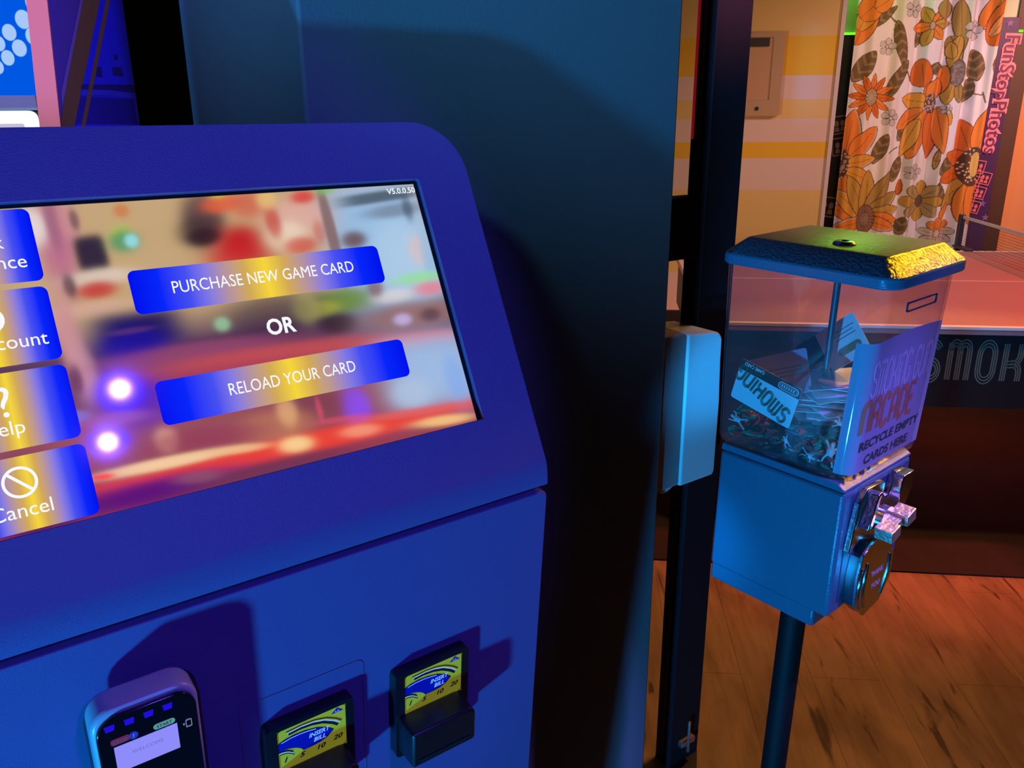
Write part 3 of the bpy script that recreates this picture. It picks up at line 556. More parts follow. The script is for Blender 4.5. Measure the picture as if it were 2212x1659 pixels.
m = MB(HM); m.tube([(0, 0, 0.008), (0, 0, 0.022)], 0.017, 24); m.build('knob_hub', chrome, coin, smooth=True, angle=30)
m = MB(HM)      # bow-tie thumb handle
m.prism([(-0.029, -0.008), (-0.029, 0.008), (-0.008, 0.007), (-0.008, -0.007)], 0.020, 0.042); m.prism([(0.008, -0.007), (0.008, 0.007), (0.029, 0.008), (0.029, -0.008)], 0.020, 0.042)
m.box(-0.0085, 0.0085, -0.0065, 0.0035, 0.020, 0.036); m.build('turn_handle', mat('worn_chrome', (0.80, 0.72, 0.55), 0.42, 1.0, bump=0.8, bscale=150), coin, bevel=0.001)
# prize chute with lifting flap
CH = [(-0.050, 0.082), (-0.018, 0.093), (0.018, 0.082), (0.034, 0.052), (0.034, 0.020), (0.012, -0.006), (-0.026, -0.012), (-0.052, 0.010), (-0.056, 0.050)]
m = MB(FM); m.prism([(x * .86 - .004, .012 + (z - .012) * .92) for x, z in CH], 0.0, 0.014); chute = m.build('prize_chute', mat('dark_chrome', (0.25, 0.25, 0.28), 0.25, 1.0), vend, bevel=0.001)
m = MB(FM); m.prism(CH, 0.014, 0.018)
for pts in (((-0.046, 0.062), (-0.050, 0.034), (-0.042, 0.006)), ((-0.036, 0.066), (-0.038, 0.034), (-0.030, 0.002)), ((0.022, 0.058), (0.024, 0.032), (0.012, 0.004))):
    m.tube([(x, z, 0.0185) for x, z in pts], 0.0016, 8)
flap = m.build('chute_flap', chrome, chute, bevel=0.0006, seg=1)
m = MB(FM); m.text('THANK', .0105, -0.006, 0.040, 0.0184, 0, align='CENTER', fit=.030); m.text('YOU', .0105, -0.006, 0.022, 0.0184, 0, align='CENTER', fit=.022); m.build('flap_lettering', mat('stamped_metal', (.6, .55, .75), .5, .3), chute)

# paper notice bent into the front of the case
def paper_xy(s, t, off=0.0):
    "s metres along the paper: 0 at the left front corner bend, negative wraps onto the left pane"
    ins = 0.0034 - off; x0 = -0.0785 - .002 * t + ins; y0 = -0.0855 - .0105 * t + ins; r = 0.0155; L = r * math.pi / 2
    if s < 0: return x0, y0 + r - s
    if s < L: a = s / r; return x0 + r - r * math.cos(a), y0 + r - r * math.sin(a)
    return x0 + r + (s - L), y0
PS0, PS1, PZ0, PZ1 = -0.004, 0.176, 0.1835, 0.3440
def paper(s, z, off=0.0):
    t = (z - CZ0) / (CZ1 - CZ0); x, y = paper_xy(s, t, off); return (x, y, z)
notice = thing('paper_notice', 'white paper notice reading recycle empty cards here, inside front of clear case', 'sign', VM)
m = MB(VB); ns, nz = 40, 14
def ptop(s): return PZ1 + 0.004 * math.sin((s - PS0) / (PS1 - PS0) * 3.0) - 0.004
vs = [paper(PS0 + (PS1 - PS0) * i / ns, PZ0 + (ptop(PS0 + (PS1 - PS0) * i / ns) - PZ0) * j / nz) for j in range(nz + 1) for i in range(ns + 1)]
vb = [(x + .0003, y + .0003, z) for x, y, z in vs]; kk = len(vs)
fs = [(j * (ns + 1) + i, j * (ns + 1) + i + 1, (j + 1) * (ns + 1) + i + 1, (j + 1) * (ns + 1) + i) for j in range(nz) for i in range(ns)]
m.add(vs + vb, fs + [tuple(kk + i for i in f[::-1]) for f in fs]); m.build('sheet', mat('copy_paper', (0.44, 0.42, 0.60), 0.7), notice, smooth=True, angle=60)
fnp = lambda x, y, z: paper(x, y, z)
m = MB(VB)
deco_text(m, 'SMOKING GUN', 0.041, 0.0225, 0.2770, 0.0004, 0, lines=(-1, 1), gap=.034, wd=.040, aspect=.42, fn=fnp, space=.22)
m.build('lettering', mat('lilac_ink', (0.85, 0.82, 1.0), 0.6), notice)
m = MB(VB); deco_text(m, 'ARCADE', 0.038, 0.018, 0.2340, 0.0004, 0, lines=(-1, 0, 1), gap=.075, wd=.07, aspect=.62, fn=fnp, space=.32); m.build('lettering', mat('orange_ink', (0.75, 0.22, 0.10), 0.6), notice)
m = MB(VB); m.text('RECYCLE EMPTY', .0155, 0.094, 0.2120, 0.0004, 0, align='CENTER', fit=.146, fn=fnp, offset=.0005); m.text('CARDS HERE', .0155, 0.092, 0.1915, 0.0004, 0, align='CENTER', fit=.108, fn=fnp, offset=.0005)
m.build('lettering', black_ink, notice)

# game cards in the case
card_white = mat('card_white', (0.88, 0.86, 0.86), 0.35); card_brown = mat('card_brown', (0.055, 0.032, 0.025), 0.35); card_gold = mat('card_gold', (0.30, 0.20, 0.08), 0.4); card_black = mat('card_black', (0.02, 0.025, 0.04), 0.35); card_tan = mat('card_tan', (0.45, 0.22, 0.10), 0.45)
CWd, CHt = 0.0856, 0.054
def card_body(mb): return mb.prism(rrect(-CWd / 2, CWd / 2, -CHt / 2, CHt / 2, .0032, 4), -.0004, .0004)
def card_frame(c, X, Z):
    X = V(X).normalized(); Z = V(Z); Z = (Z - X * Z.dot(X)).normalized(); Y = Z.cross(X); return VM @ VB @ frame(c, X, Y, Z)
tl, tr = V((-0.0715, 0.0737, 0.2885)), V((-0.0715, -0.0134, 0.2690)); X = (tr - tl).normalized(); Zc = V((-1, 0, 0)); Yc = Zc.cross(X)
c = (tl + tr) / 2 - Yc * CHt / 2
front = thing('game_card', 'white game card with brown edge, upside down against left pane of clear case', 'card', card_frame(c, X, Zc), 'game cards in the clear case')
m = MB(); card_body(m); m.build('card_blank', card_white, front)
m = MB(); z = .0006; m.flat(rrect(-CWd / 2, CWd / 2, .0135, CHt / 2, (0, 0, .0032, .0032), 4), z, 0)
R180 = Matrix.Rotation(math.pi, 4, 'Z')
m.text('GAME CARD', .0066, -0.0035 + .0405, -0.0250, z + .0001, 1, R180, align='RIGHT', fit=.0285, offset=.0001); m.text('RELOADABLE', .0034, .031, -0.0185, z + .0001, 3, R180, align='RIGHT')
plate_mb(m, rrect(.0125, .0405, .0150, .0245, .0047, 6), rrect(.0135, .0395, .0160, .0235, .0037, 6), z, z + .0002, 1)
plate_mb(m, rrect(.0148, .0382, .0172, .0223, .0025, 6), rrect(.0153, .0377, .0177, .0218, .002, 6), z, z + .0002, 1)
for k in range(6): m.flat(rrect(.0168 + k * .0032, .0188 + k * .0032, .0184, .0211, .0004, 2), z + .0002, 1)
m.flat([(.012, .0135), (CWd / 2, .0135), (CWd / 2, .0125), (.012, .0125)], z, 1)
SL = R180 @ Matrix.Translation((-0.0385, 0.0065, 0)) @ Matrix.Rotation(math.radians(-19), 4, 'Z')
deco_text(m, 'SMOKING', .0195, 0, 0, z, 2, SL, lines=(-1, 0, 1), gap=.080, wd=.048, aspect=.74, space=.30)
deco_text(m, 'SMOKING', .0195, .0003, -.0003, z + .0001, 3, SL, lines=(-1, 0, 1), gap=.080, wd=.026, aspect=.74, space=.30)
m.build('card_print', [card_brown, card_white, mat('card_ink', (0.05, 0.035, 0.03), .5), card_gold], front)
# upright card at the back, half black
p0, p1 = v_at(1719, 750, 0, 0.030), v_at(1815, 690, 0, 0.040); X = (p1 - p0).normalized(); Z = V((-0.75, -0.35, 0.60))
Z = (Z - X * Z.dot(X)).normalized(); Y = Z.cross(X); c = p0 + X * CWd / 2 - Y * CHt / 2
back = thing('game_card', 'white game card with black end leaning upright behind the thin centre rod', 'card', card_frame(c, X, Z), 'game cards in the clear case')
m = MB(); card_body(m); m.build('card_blank', card_white, back)
m = MB(); m.flat(rrect(-CWd / 2, -CWd / 2 + .030, -CHt / 2, CHt / 2, (.003, 0, 0, .003), 4), .0006, 0)
plate_mb(m, rrect(-.0395, -.0155, -.0205, -.0075, .006, 6), rrect(-.0385, -.0165, -.0195, -.0085, .005, 6), .0006, .0009, 1)
plate_mb(m, rrect(-.0370, -.0180, -.0180, -.0100, .0038, 6), rrect(-.0364, -.0186, -.0174, -.0106, .0032, 6), .0006, .0009, 1)
for k in range(5): m.flat(rrect(-.0352 + k * .003, -.0332 + k * .003, -.0158, -.0122, .0004, 2), .0008, 1)
m.flat(rrect(.004, .036, -.016, -.006, .005, 6), .0006, 2)
for k, (a, b) in enumerate(((.008, .036), (.004, .034), (.012, .038))): m.flat([(a, .004 + k * .005), (b, .004 + k * .005), (b, .0052 + k * .005), (a, .0052 + k * .005)], .0006, 3)
m.build('card_print', [card_black, card_white, card_tan, mat('card_grey_ink', (.2, .2, .25), .5)], back)
p0, p1 = v_at(1607, 772, 0, -0.058), v_at(1652, 743, 0, -0.052)
side = thing('game_card', 'lilac-lit game card standing on edge behind the upside-down white card', 'card', card_frame((-0.036, 0.044, 0.2640), (0.12, -0.9, 0.40), (-0.92, -0.15, 0.35)), 'game cards in the clear case')
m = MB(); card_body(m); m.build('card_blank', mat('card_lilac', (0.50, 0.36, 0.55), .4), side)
m = MB()
for k in range(3): m.flat([(-.01, .008 - k * .005), (.034, .008 - k * .005), (.034, .0068 - k * .005), (-.01, .0068 - k * .005)], .0006, 0)
m.build('card_print', card_brown, side)
m = MB(); card_body(m); plain = m.build('game_card', card_white); plain.matrix_world = card_frame((0.02, -0.02, 0.2135), (0.7, -0.7, 0.0), (0, 0, 1))
tag(plain, 'white game card lying flat in the fanned heap in the clear case', 'card', 'flat cards heaped in the clear case')
rnd = random.Random(11)
for i in range(27):
    a = math.radians(-46 + rnd.uniform(-20, 20)); zz = 0.2152 + i * 0.00205; r_ = min(1, i / 14)
    cx, cy = 0.014 + rnd.uniform(-.013, .013), -0.014 + rnd.uniform(-.012, .014)
    o = plain.copy(); C.objects.link(o); tilt = rnd.uniform(-.06, .06) + .05 * r_
    o.matrix_world = card_frame((cx, cy, zz), (math.cos(a), math.sin(a), tilt), (rnd.uniform(-.12, .03), rnd.uniform(-.10, .04), 1))
    if i in (20, 25):
        o.data = o.data.copy(); o.data.materials[0] = card_tan if i == 20 else bpy.data.materials['card_lilac']
        tag(o, ('tan game card lying flat near the top of the fanned heap' if i == 20 else 'lilac game card lying flat on top of the fanned heap'), 'card')

# shredded plastic scraps and small white toy figures under the cards
def scraps(name, m_, seed, count, zmax):
    r = random.Random(seed); mb = MB(VM @ VB)
    for i in range(count):
        x, y = r.uniform(-.066, .080), r.uniform(-.072, .086); edge = max(0, min(1, (y + .08) / .16))
        z = .1835 + r.random() ** 1.2 * (zmax + .016 * edge); L = r.uniform(.009, .020); wd = r.uniform(.0025, .0062); yaw = r.uniform(0, 6.28); pt = r.uniform(-.7, .7); bend = r.uniform(-1.0, 1.0)
        pts = []; ang = yaw; p = V((x, y, z))
        for k in range(4):
            pts.append(p.copy()); d = V((math.cos(ang) * math.cos(pt), math.sin(ang) * math.cos(pt), math.sin(pt))); p = p + d * L / 3; ang += bend; pt *= .6
        pts = [V((min(.084, max(-.070, q.x)), min(.090, max(-.0775, q.y)), max(.1812, q.z))) for q in pts]
        mb.tube(pts, [wd * .35, wd * .55, wd * .5, wd * .15], 5)
    return mb.build(name, m_, smooth=True)
g_m = mat('green_scrap', (0.05, 0.24, 0.12), .4); r_m = mat('red_scrap', (0.62, 0.09, 0.08), .4)
tag(scraps('green_plastic_scraps', g_m, 3, 420, .024), 'tangled dark green plastic scraps filling the bottom of the clear case', 'plastic scraps', kind='stuff')
tag(scraps('red_plastic_scraps', r_m, 4, 380, .018), 'tangled dark red plastic scraps at the bottom of the clear case', 'plastic scraps', kind='stuff')
toy_m = mat('toy_white', (0.62, 0.66, 0.68), .4)
def toy(seed, loc, label, s=1.0, X=(0, -1, 0), Y=(0, 0, 1)):
    r = random.Random(seed); mb = MB(); j = lambda a=.003: r.uniform(-a, a)
    mb.ball((0, 0, 0), (.0050, .0070, .0034)); mb.ball((j(.001), .0090, .0005), (.0028, .0034, .0026)); mb.tube([(0, .005, 0), (0, .0085, .0003)], [.0022, .0018], 8)
    for sx in (-1, 1):
        mb.tube([(sx * .003, .003, 0), (sx * .008 + j(), .005 + j(), j(.001)), (sx * .010 + j(), .011 + j(.004), .001)], [.0015, .0012, .0009], 7)
        mb.tube([(sx * .002, -.004, 0), (sx * .005 + j(.002), -.010, .001), (sx * .007 + j(), -.0165, j(.001))], [.0019, .0014, .0010], 7)
        mb.tube([(sx * .007, -.0165, 0), (sx * .0095, -.0172, .0005)], [.0012, .0008], 6)
    o = mb.build('toy_figure', toy_m, smooth=True, angle=60); X = V(X).normalized(); Y = V(Y); Y = (Y - X * Y.dot(X)).normalized(); Z = X.cross(Y)
    M = VM @ VB @ frame(loc, X, Y, Z); o.matrix_world = M @ Matrix.Scale(s, 4); tag(o, label, 'toy', 'white toy figures in the clear case')
PX = -0.0655
toy(1, v_at(1795, 975, 0, PX), 'white plastic toy figure lowest at the front bottom corner of clear case', 1.0, (0.2, -1, -.25), (0, .35, 1))
toy(2, v_at(1592, 905, 0, PX), 'white plastic toy figure lying below left end of the upside-down card', .8, (0, -.3, 1), (0, 1, -.35))
toy(3, v_at(1697, 952, 0, PX), 'small white plastic toy figure just below lowest corner of the upside-down card', .5, (0, -1, .6), (0, .5, 1))
toy(4, v_at(1748, 985, 0, PX), 'white plastic toy figure lying flat left of the lowest toy', .65, (0, -.2, 1), (0, -1, -.4))
toy(5, v_at(1600, 838, 0, PX), 'white plastic toy figure above left end of the upside-down card', .6, (0, -.8, -.4), (0, -.4, 1))
toy(6, v_at(1815, 915, 0, PX + .01), 'white plastic toy figure under the fanned heap beside the paper notice', .6, (0, -.2, 1), (0, 1, .1))
m = MB(); m.lathe([(0.0, -.0008), (.009, -.0008), (.0105, 0), (.009, .0008), (0.001, .0010)], 24); o = m.build('plastic_disc', mat('disc_blue_grey', (.12, .2, .3), .35), smooth=True)
o.matrix_world = VM @ VB @ Matrix.Translation(v_at(1712, 935, 0, PX + .012)) @ Matrix.Rotation(.5, 4, 'Y'); tag(o, 'flat blue-grey plastic disc among the scraps in the clear case', 'toy')

# ------------------------------------------------------------------ black door frame beyond the pier
pc = on_plane(1536, 250, (0, 1.485, 0), (0, 1, 0)); pk = kl(pc); XC, YC = pk.x, pk.y
xr_ = k_at(1610, 250, YC).x
q = on_plane(1494, 250, KO + UX * XC, UX); YB = kl(q).y
frame_m = mat('frame_black', (0.018, 0.010, 0.013), 0.65, spec=0.15, bump=.15, bscale=120)
door = thing('door_1', None, None, KM); tag(door, kind='structure'); door['kind'] = 'structure'
m = MB(); m.box(XC, xr_, YC, YB, 0.0, 2.95); m.build('door_post', frame_m, door, bevel=0.002)
m = MB(); m.box(XC - .004, XC + .002, YC + (YB - YC) * .42, YC + (YB - YC) * .47, 0.0, 2.9); m.build('door_stop', black_paint, door)
ym = YB - 0.015
za, zb_ = kl(on_plane(1476, 424, KO + UY * ym, UY)).z, kl(on_plane(1470, 556, KO + UY * ym, UY)).z
m = MB(); m.box(WE + 0.002, XC, ym - .02, ym + .02, zb_, za); m.build('door_rail', frame_m, door, bevel=0.002)
m = MB(); m.box(WE + 0.002, WE + 0.03, ym - .02, ym + .02, 0, zb_); m.box(WE + 0.002, WE + 0.03, ym - .02, ym + .02, za, 2.95); m.build('door_stile', frame_m, door)
glass = clear('pane_glass', (0.9, 0.9, 0.92), 0.02)
m = MB(); m.box(WE + 0.03, XC, ym - .002, ym + .002, za, 2.9); m.build('glass_pane', glass, door)
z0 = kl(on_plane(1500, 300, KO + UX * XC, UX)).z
m = MB(); m.box(XC - .0035, XC - .0005, YB - .008, YB - .004, z0, 2.2); m.build('red_glint_strip', emat('red_glint', (150, 18, 36), .6), door)  # glowing strip stands in for a red reflection along the post
m = MB(); q = k_at(1487, 1600, YC - .012); q2 = k_at(1489, 1560, YC - .012); m.tube([(q.x, q.y, q.z - .03), (q.x, q.y, q2.z)], .0035, 10); m.box(q.x - .020, q.x + .022, q.y, YC, q.z - .012, q.z + .002)
m.box(XC, XC + 0.0, YC, YC, 0, 0) if False else None
m.build('drop_bolt', mat('bolt_metal', (0.42, 0.33, 0.30), .35, .8), door, bevel=.001)

dk = (kl(CAM) - V((XC, YC, 0))); dk.z = 0; dk = dk.normalized() * .09
m = MB(); m.prism([(XC, YB), (XC, YC), (XC + dk.x, YC + dk.y), (xr_ + dk.x, YC + dk.y), (xr_, YC), (xr_, YB)][::-1], 0.0, 0.004); m.build('threshold_plate', black_paint, door)
# hand dispenser on the end of the pier
yd = 0.276
zt_, zb2 = k_at(1450, 735, yd).z, k_at(1440, 1060, yd).z
xs, xe = on_plane(1478, 900, KO + UY * yd, UY), on_plane(1552, 900, KO + UY * yd, UY); xs, xe = kl(xs).x, kl(xe).x
disp = thing('hand_dispenser', 'white wall-mounted hand soap dispenser with a grey back on the pier', 'dispenser', KM @ Matrix.Translation((WE, yd, zb2)))
DW, DH, DX1, DX2 = 0.105, zt_ - zb2, xs - WE, xe - WE
print('dispenser', DH, DX1, DX2, 'post', XC, YC, xr_, YB)
def side_profile(mb, prof, y0, y1):
    n = len(prof); vs = [(x, y, z) for y in (y0, y1) for x, z in prof]
    mb.add(vs, [tuple(range(n)), tuple(range(2 * n - 1, n - 1, -1))] + [(i, n + i, n + (i + 1) % n, (i + 1) % n) for i in range(n)])
m = MB(); side_profile(m, [(0.001, 0.0), (DX1 - .001, 0.0), (DX1 - .001, DH + .004), (0.001, DH + .006)], 0.003, DW - .003); m.build('back_plate', grey_plastic, disp, bevel=0.004)
m = MB(); cov = [(DX1, -0.002), (DX2 - .006, -0.002), (DX2, 0.004), (DX2 + .001, DH * .5), (DX2 - .004, DH * .80)] + [(DX2 - .030 + .026 * math.cos(a), DH - .024 + .022 * math.sin(a)) for a in (0.15, .45, .75, 1.05, 1.35)] + [(DX1, DH + .003)]
side_profile(m, cov, 0.0, DW); m.build('front_cover', white_plastic, disp, bevel=0.007, seg=4)
m = MB(); q = k_at(1468, 1062, yd) - V((WE, yd, zb2)); side_profile(m, [(DX1 * .55, -.001), (DX1 * .45, -0.010), (DX1 * .62, -0.013), (DX1 * .8, -0.009), (DX1 * 1.05, -.001)], .012, DW - .012); m.build('push_lever', white_plastic, disp, bevel=.002)
q = k_at(1432, 1100, 0.34)
can = thing('red_canister', 'dull red rounded canister low on the pier under the hand dispenser', 'canister', KM @ Matrix.Translation((WE + .0265, 0.345, q.z - .055)))
m = MB(); m.lathe([(.018, 0), (.024, .004), (.0255, .012), (.0255, .075), (.020, .088), (.010, .096), (.009, .105)], 24); m.build('canister_body', mat('dull_red', (.30, .05, .04), .3), can, smooth=True)
m = MB(); m.box(-.0262, -.0235, -.02, .02, .02, .06); m.build('wall_bracket', black_paint, can)

# ------------------------------------------------------------------ ping-pong table
TA = math.radians(-6.5); TX = V((math.cos(TA), math.sin(TA), 0)); TY = V((-math.sin(TA), math.cos(TA), 0))
T0 = TX * 1.70 + TY * (2.60 + .7625); TM = frame(T0, TX, TY, UZ)
def t_at(px, py, y):
    q = on_plane(px, py, T0 + TY * y, TY) - T0; return V((q.dot(TX), q.dot(TY), q.z))
table = thing('ping_pong_table', 'ping-pong table with black lettered apron under red light', 'table', TM)
top_m = mat('table_top', (0.34, 0.22, 0.24), 0.5, bump=.05)
m = MB(); m.box(-1.37, 1.37, -.7625, .7625, .735, .76); m.build('table_top', top_m, table, bevel=.002)
m = MB()
for x0, x1, y0, y1 in ((-1.37, 1.37, -.7625, -.7425), (-1.37, 1.37, .7425, .7625), (-1.37, -1.35, -.7425, .7425), (1.35, 1.37, -.7425, .7425), (-1.35, 1.35, -.0025, .0025)): m.box(x0, x1, y0, y1, .7600, .7606)
m.box(-1.37, 1.37, -.7635, -.7622, .752, .7606)
m.build('white_lines', white_ink, table)
za_ = t_at(2150, 880, -.74).z
m = MB(); m.box(-1.34, 1.34, -.750, -.725, za_, .735); m.box(-1.34, 1.34, .725, .750, za_, .735); m.box(-1.34, -1.315, -.725, .725, za_, .735); m.box(1.315, 1.34, -.725, .725, za_, .735); apron = m.build('apron', mat('apron_black', (.014, .013, .015), .45), table)
AM = frame((0, -.7503, 0), (1, 0, 0), (0, 0, 1), (0, -1, 0)); m = MB(AM)
a, b_ = t_at(2044, 820, -.75), t_at(2044, 740, -.75); hh = b_.z - a.z
deco_text(m, 'SMOKING GUN', hh, a.x - (.6 + .42) * hh * .62, a.z, .0004, 0, lines=(-1, 0, 1), gap=.085, wd=.035, aspect=.62, space=.42)
m.build('lettering', mat('apron_ink', (.16, .17, .13), .6), apron)
for sx in (-1, 1):
    for sy in (-1, 1): MB().box(sx * 1.12 - .035, sx * 1.12 + .035, sy * .60 - .035, sy * .60 + .035, .0062, .735).build('leg', black_paint, table, bevel=.003)
net = thing('table_net', 'black net with white top tape stretched across the ping-pong table', 'net', TM)
m = MB(); zn = .76
for k in range(13): m.box(-.0004, .0004, -.86, .86, zn + .004 + k * .0118 - .0004, zn + .004 + k * .0118 + .0004)
for k in range(146): m.box(-.0004, .0004, -.86 + k * .0118 - .0004, -.86 + k * .0118 + .0004, zn + .002, zn + .150)
m.build('net_mesh', mat('net_cord', (.02, .03, .022), .8), net)
m = MB(); m.box(-.0015, .0015, -.86, .86, zn + .140, zn + .1535); m.build('top_tape', mat('net_tape', (.55, .55, .58), .7), net)
for s_ in (-1, 1):
    m = MB(); m.box(-.012, .012, s_ * .875 - .015, s_ * .875 + .015, zn - .06, zn + .158); m.box(-.02, .02, min(s_ * .74, s_ * .89), max(s_ * .74, s_ * .89), zn + .0007, zn + .012); m.build('net_post', mat('post_navy', (.02, .02, .035), .4), net, bevel=.003)
layer_m = mat('layer_dark', (.020, .013, .013), .95, bump=.5, bscale=300, var=.6, vscale=9)
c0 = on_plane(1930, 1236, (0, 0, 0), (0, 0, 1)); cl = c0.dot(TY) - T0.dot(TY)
o = MB().box(-1.9, 1.75, cl, 0.95, 0.0, 0.006).build('layer', layer_m); o.matrix_world = TM; tag(o, 'dark carpet spread under the ping-pong table, ending at the wood floor', 'layer')  # thin dark rough layer over the wood floor beneath the table

# ------------------------------------------------------------------ photo booth
BY = 0.22
booth = thing('photo_booth', 'photo booth with black side panels and a lit lettered sign panel', 'photo booth', WMx)
bl, br = w_at(1800, 300, BY), w_at(2140, 300, BY)
xl0, xr0 = w_at(1806, 250, BY).x, w_at(2148, 250, BY).x
booth_dark = mat('booth_dark', (.018, .02, .024), .4); booth_purple = mat('booth_purple', (.055, .02, .10), .4)
lx = w_at(1840, 250, BY).x
m = MB(); m.box(xl0 - .03, lx, BY, BY + .7, 0, w_at(1830, 78, BY).z); left_p = m.build('side_panel', booth_dark, booth)
rx0, rx1 = w_at(2085, 420, BY + .02).x, w_at(2166, 300, BY).x
m = MB(); m.box(rx0 - .02, rx1, BY + .02, BY + .75, 0, w_at(2185, 36, BY).z); sign_p = m.build('sign_panel', booth_purple, booth, bevel=.004)
m = MB(); m.box(rx1, rx1 + .09, BY + .05, BY + .75, 0, 2.3); m.build('end_trim', mat('brown_trim', (.06, .028, .015), .5), booth)
m = MB(); m.box(lx, rx0 - .02, BY + .62, BY + .7, 0, 2.0); m.build('back_panel', mat('booth_inside', (.10, .09, .08), .7), booth)
zh = w_at(1830, 70, BY + .04).z
m = MB(); m.box(xl0 - .03, rx1 + .1, BY + .06, BY + .10, zh, 2.75); m.build('header_panel', mat('header_pale', (.45, .55, .40), .7), booth)
m = MB(); m.tube([(xl0 - .03, BY + .045, zh - .006), (rx1 + .03, BY + .045, zh - .006)], .006, 8); m.build('green_light_tube', emat('lime_tube', (110, 255, 40), 1.6), booth)
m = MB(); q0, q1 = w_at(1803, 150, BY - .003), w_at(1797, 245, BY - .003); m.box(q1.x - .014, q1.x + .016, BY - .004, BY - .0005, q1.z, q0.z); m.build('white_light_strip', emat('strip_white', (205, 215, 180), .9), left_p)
film_d = mat('film_dark', (.03, .022, .02), .5); film_l = mat('film_tan', (.30, .20, .14), .6)
def film(mb, px, py, rot, n_, sz, y):
    c_ = w_at(px, py, y); M = frame((c_.x, y, c_.z), (math.cos(rot), 0, math.sin(rot)), (-math.sin(rot), 0, math.cos(rot)), (0, -1, 0))
    for k in range(n_):
        y0 = -k * sz * 1.18
        plate_mb(mb, rrect(-sz / 2, sz / 2, y0 - sz, y0, .002, 2), rrect(-sz / 2 + sz * .07, sz / 2 - sz * .07, y0 - sz * .93, y0 - sz * .07, .001, 2), 0, .001, 1, M)
        for d_ in (-1, 1):
            mb.flat(arc(d_ * sz * .17, y0 - sz * .42, sz * .13, sz * .17, 0, 360, 12)[:-1], .0012, 1, M); mb.flat([(d_ * sz * .17 - sz * .15, y0 - sz * .85), (d_ * sz * .17 + sz * .15, y0 - sz * .85), (d_ * sz * .17 + sz * .10, y0 - sz * .62), (d_ * sz * .17 - sz * .10, y0 - sz * .62)], .0011, 1, M)
m = MB(); film(m, 1813, 250, .16, 2, .095, BY - .001); m.build('film_strip_print', [film_d, film_l], left_p); m = MB(); film(m, 1793, 425, -.15, 1, .11, BY - .001); m.build('film_strip_print', [film_d, film_l], left_p)
pink_lit = mat('sign_pink', (.75, .20, .22), .5, emit=lin((225, 60, 80)), strength=.55); sign_red = mat('sign_inner', (.10, .02, .06), .5, emit=lin((70, 14, 40)), strength=.6)
SY = BY + .0185; a, b_ = w_at(2186, 72, SY), w_at(2133, 332, SY); L_ = (a - b_).length; X = (b_ - a).normalized(); Yv = V((0, -1, 0)).cross(X)
SMx = frame(a, X, Yv, V((0, -1, 0))); m = MB(SMx); xx = 0
for body_, sz in (('F', .105), ('un', .085), ('S', .105), ('top', .085), ('P', .105), ('hotos', .085)):
    pass
m.text('FunStopPhotos', .098, 0, -.022, .001, 0, fit=L_, offset=.0085); m.text('FunStopPhotos', .098, .004, -.022, .003, 1, fit=L_ - .008, offset=.0012)
m.build('lettering', [pink_lit, sign_red], sign_p)
film_p = mat('film_pink', (.55, .14, .15), .5, emit=lin((150, 40, 45)), strength=.35); violet = mat('star_violet', (.18, .10, .30), .5)
for f_ in ((2118, 346, -.16, 4, .070, SY - .0008), (2132, 372, -.22, 3, .066, SY - .0012)):
    m = MB(); film(m, *f_); m.build('film_strip_print', [violet, film_p], sign_p)
m = MB()
for px, py in ((2182, 50), (2128, 470), (2122, 440)):
    m = MB()
    c_ = w_at(px, py, SY); M = frame((c_.x, SY - .0006, c_.z), (1, 0, 0), (0, 0, 1), (0, -1, 0)); m.flat([(.022 * (1 if k % 2 == 0 else .42) * math.sin(k * math.pi / 5), .022 * (1 if k % 2 == 0 else .42) * math.cos(k * math.pi / 5)) for k in range(10)], 0, 0, M); m.build('star_print', violet, sign_p)

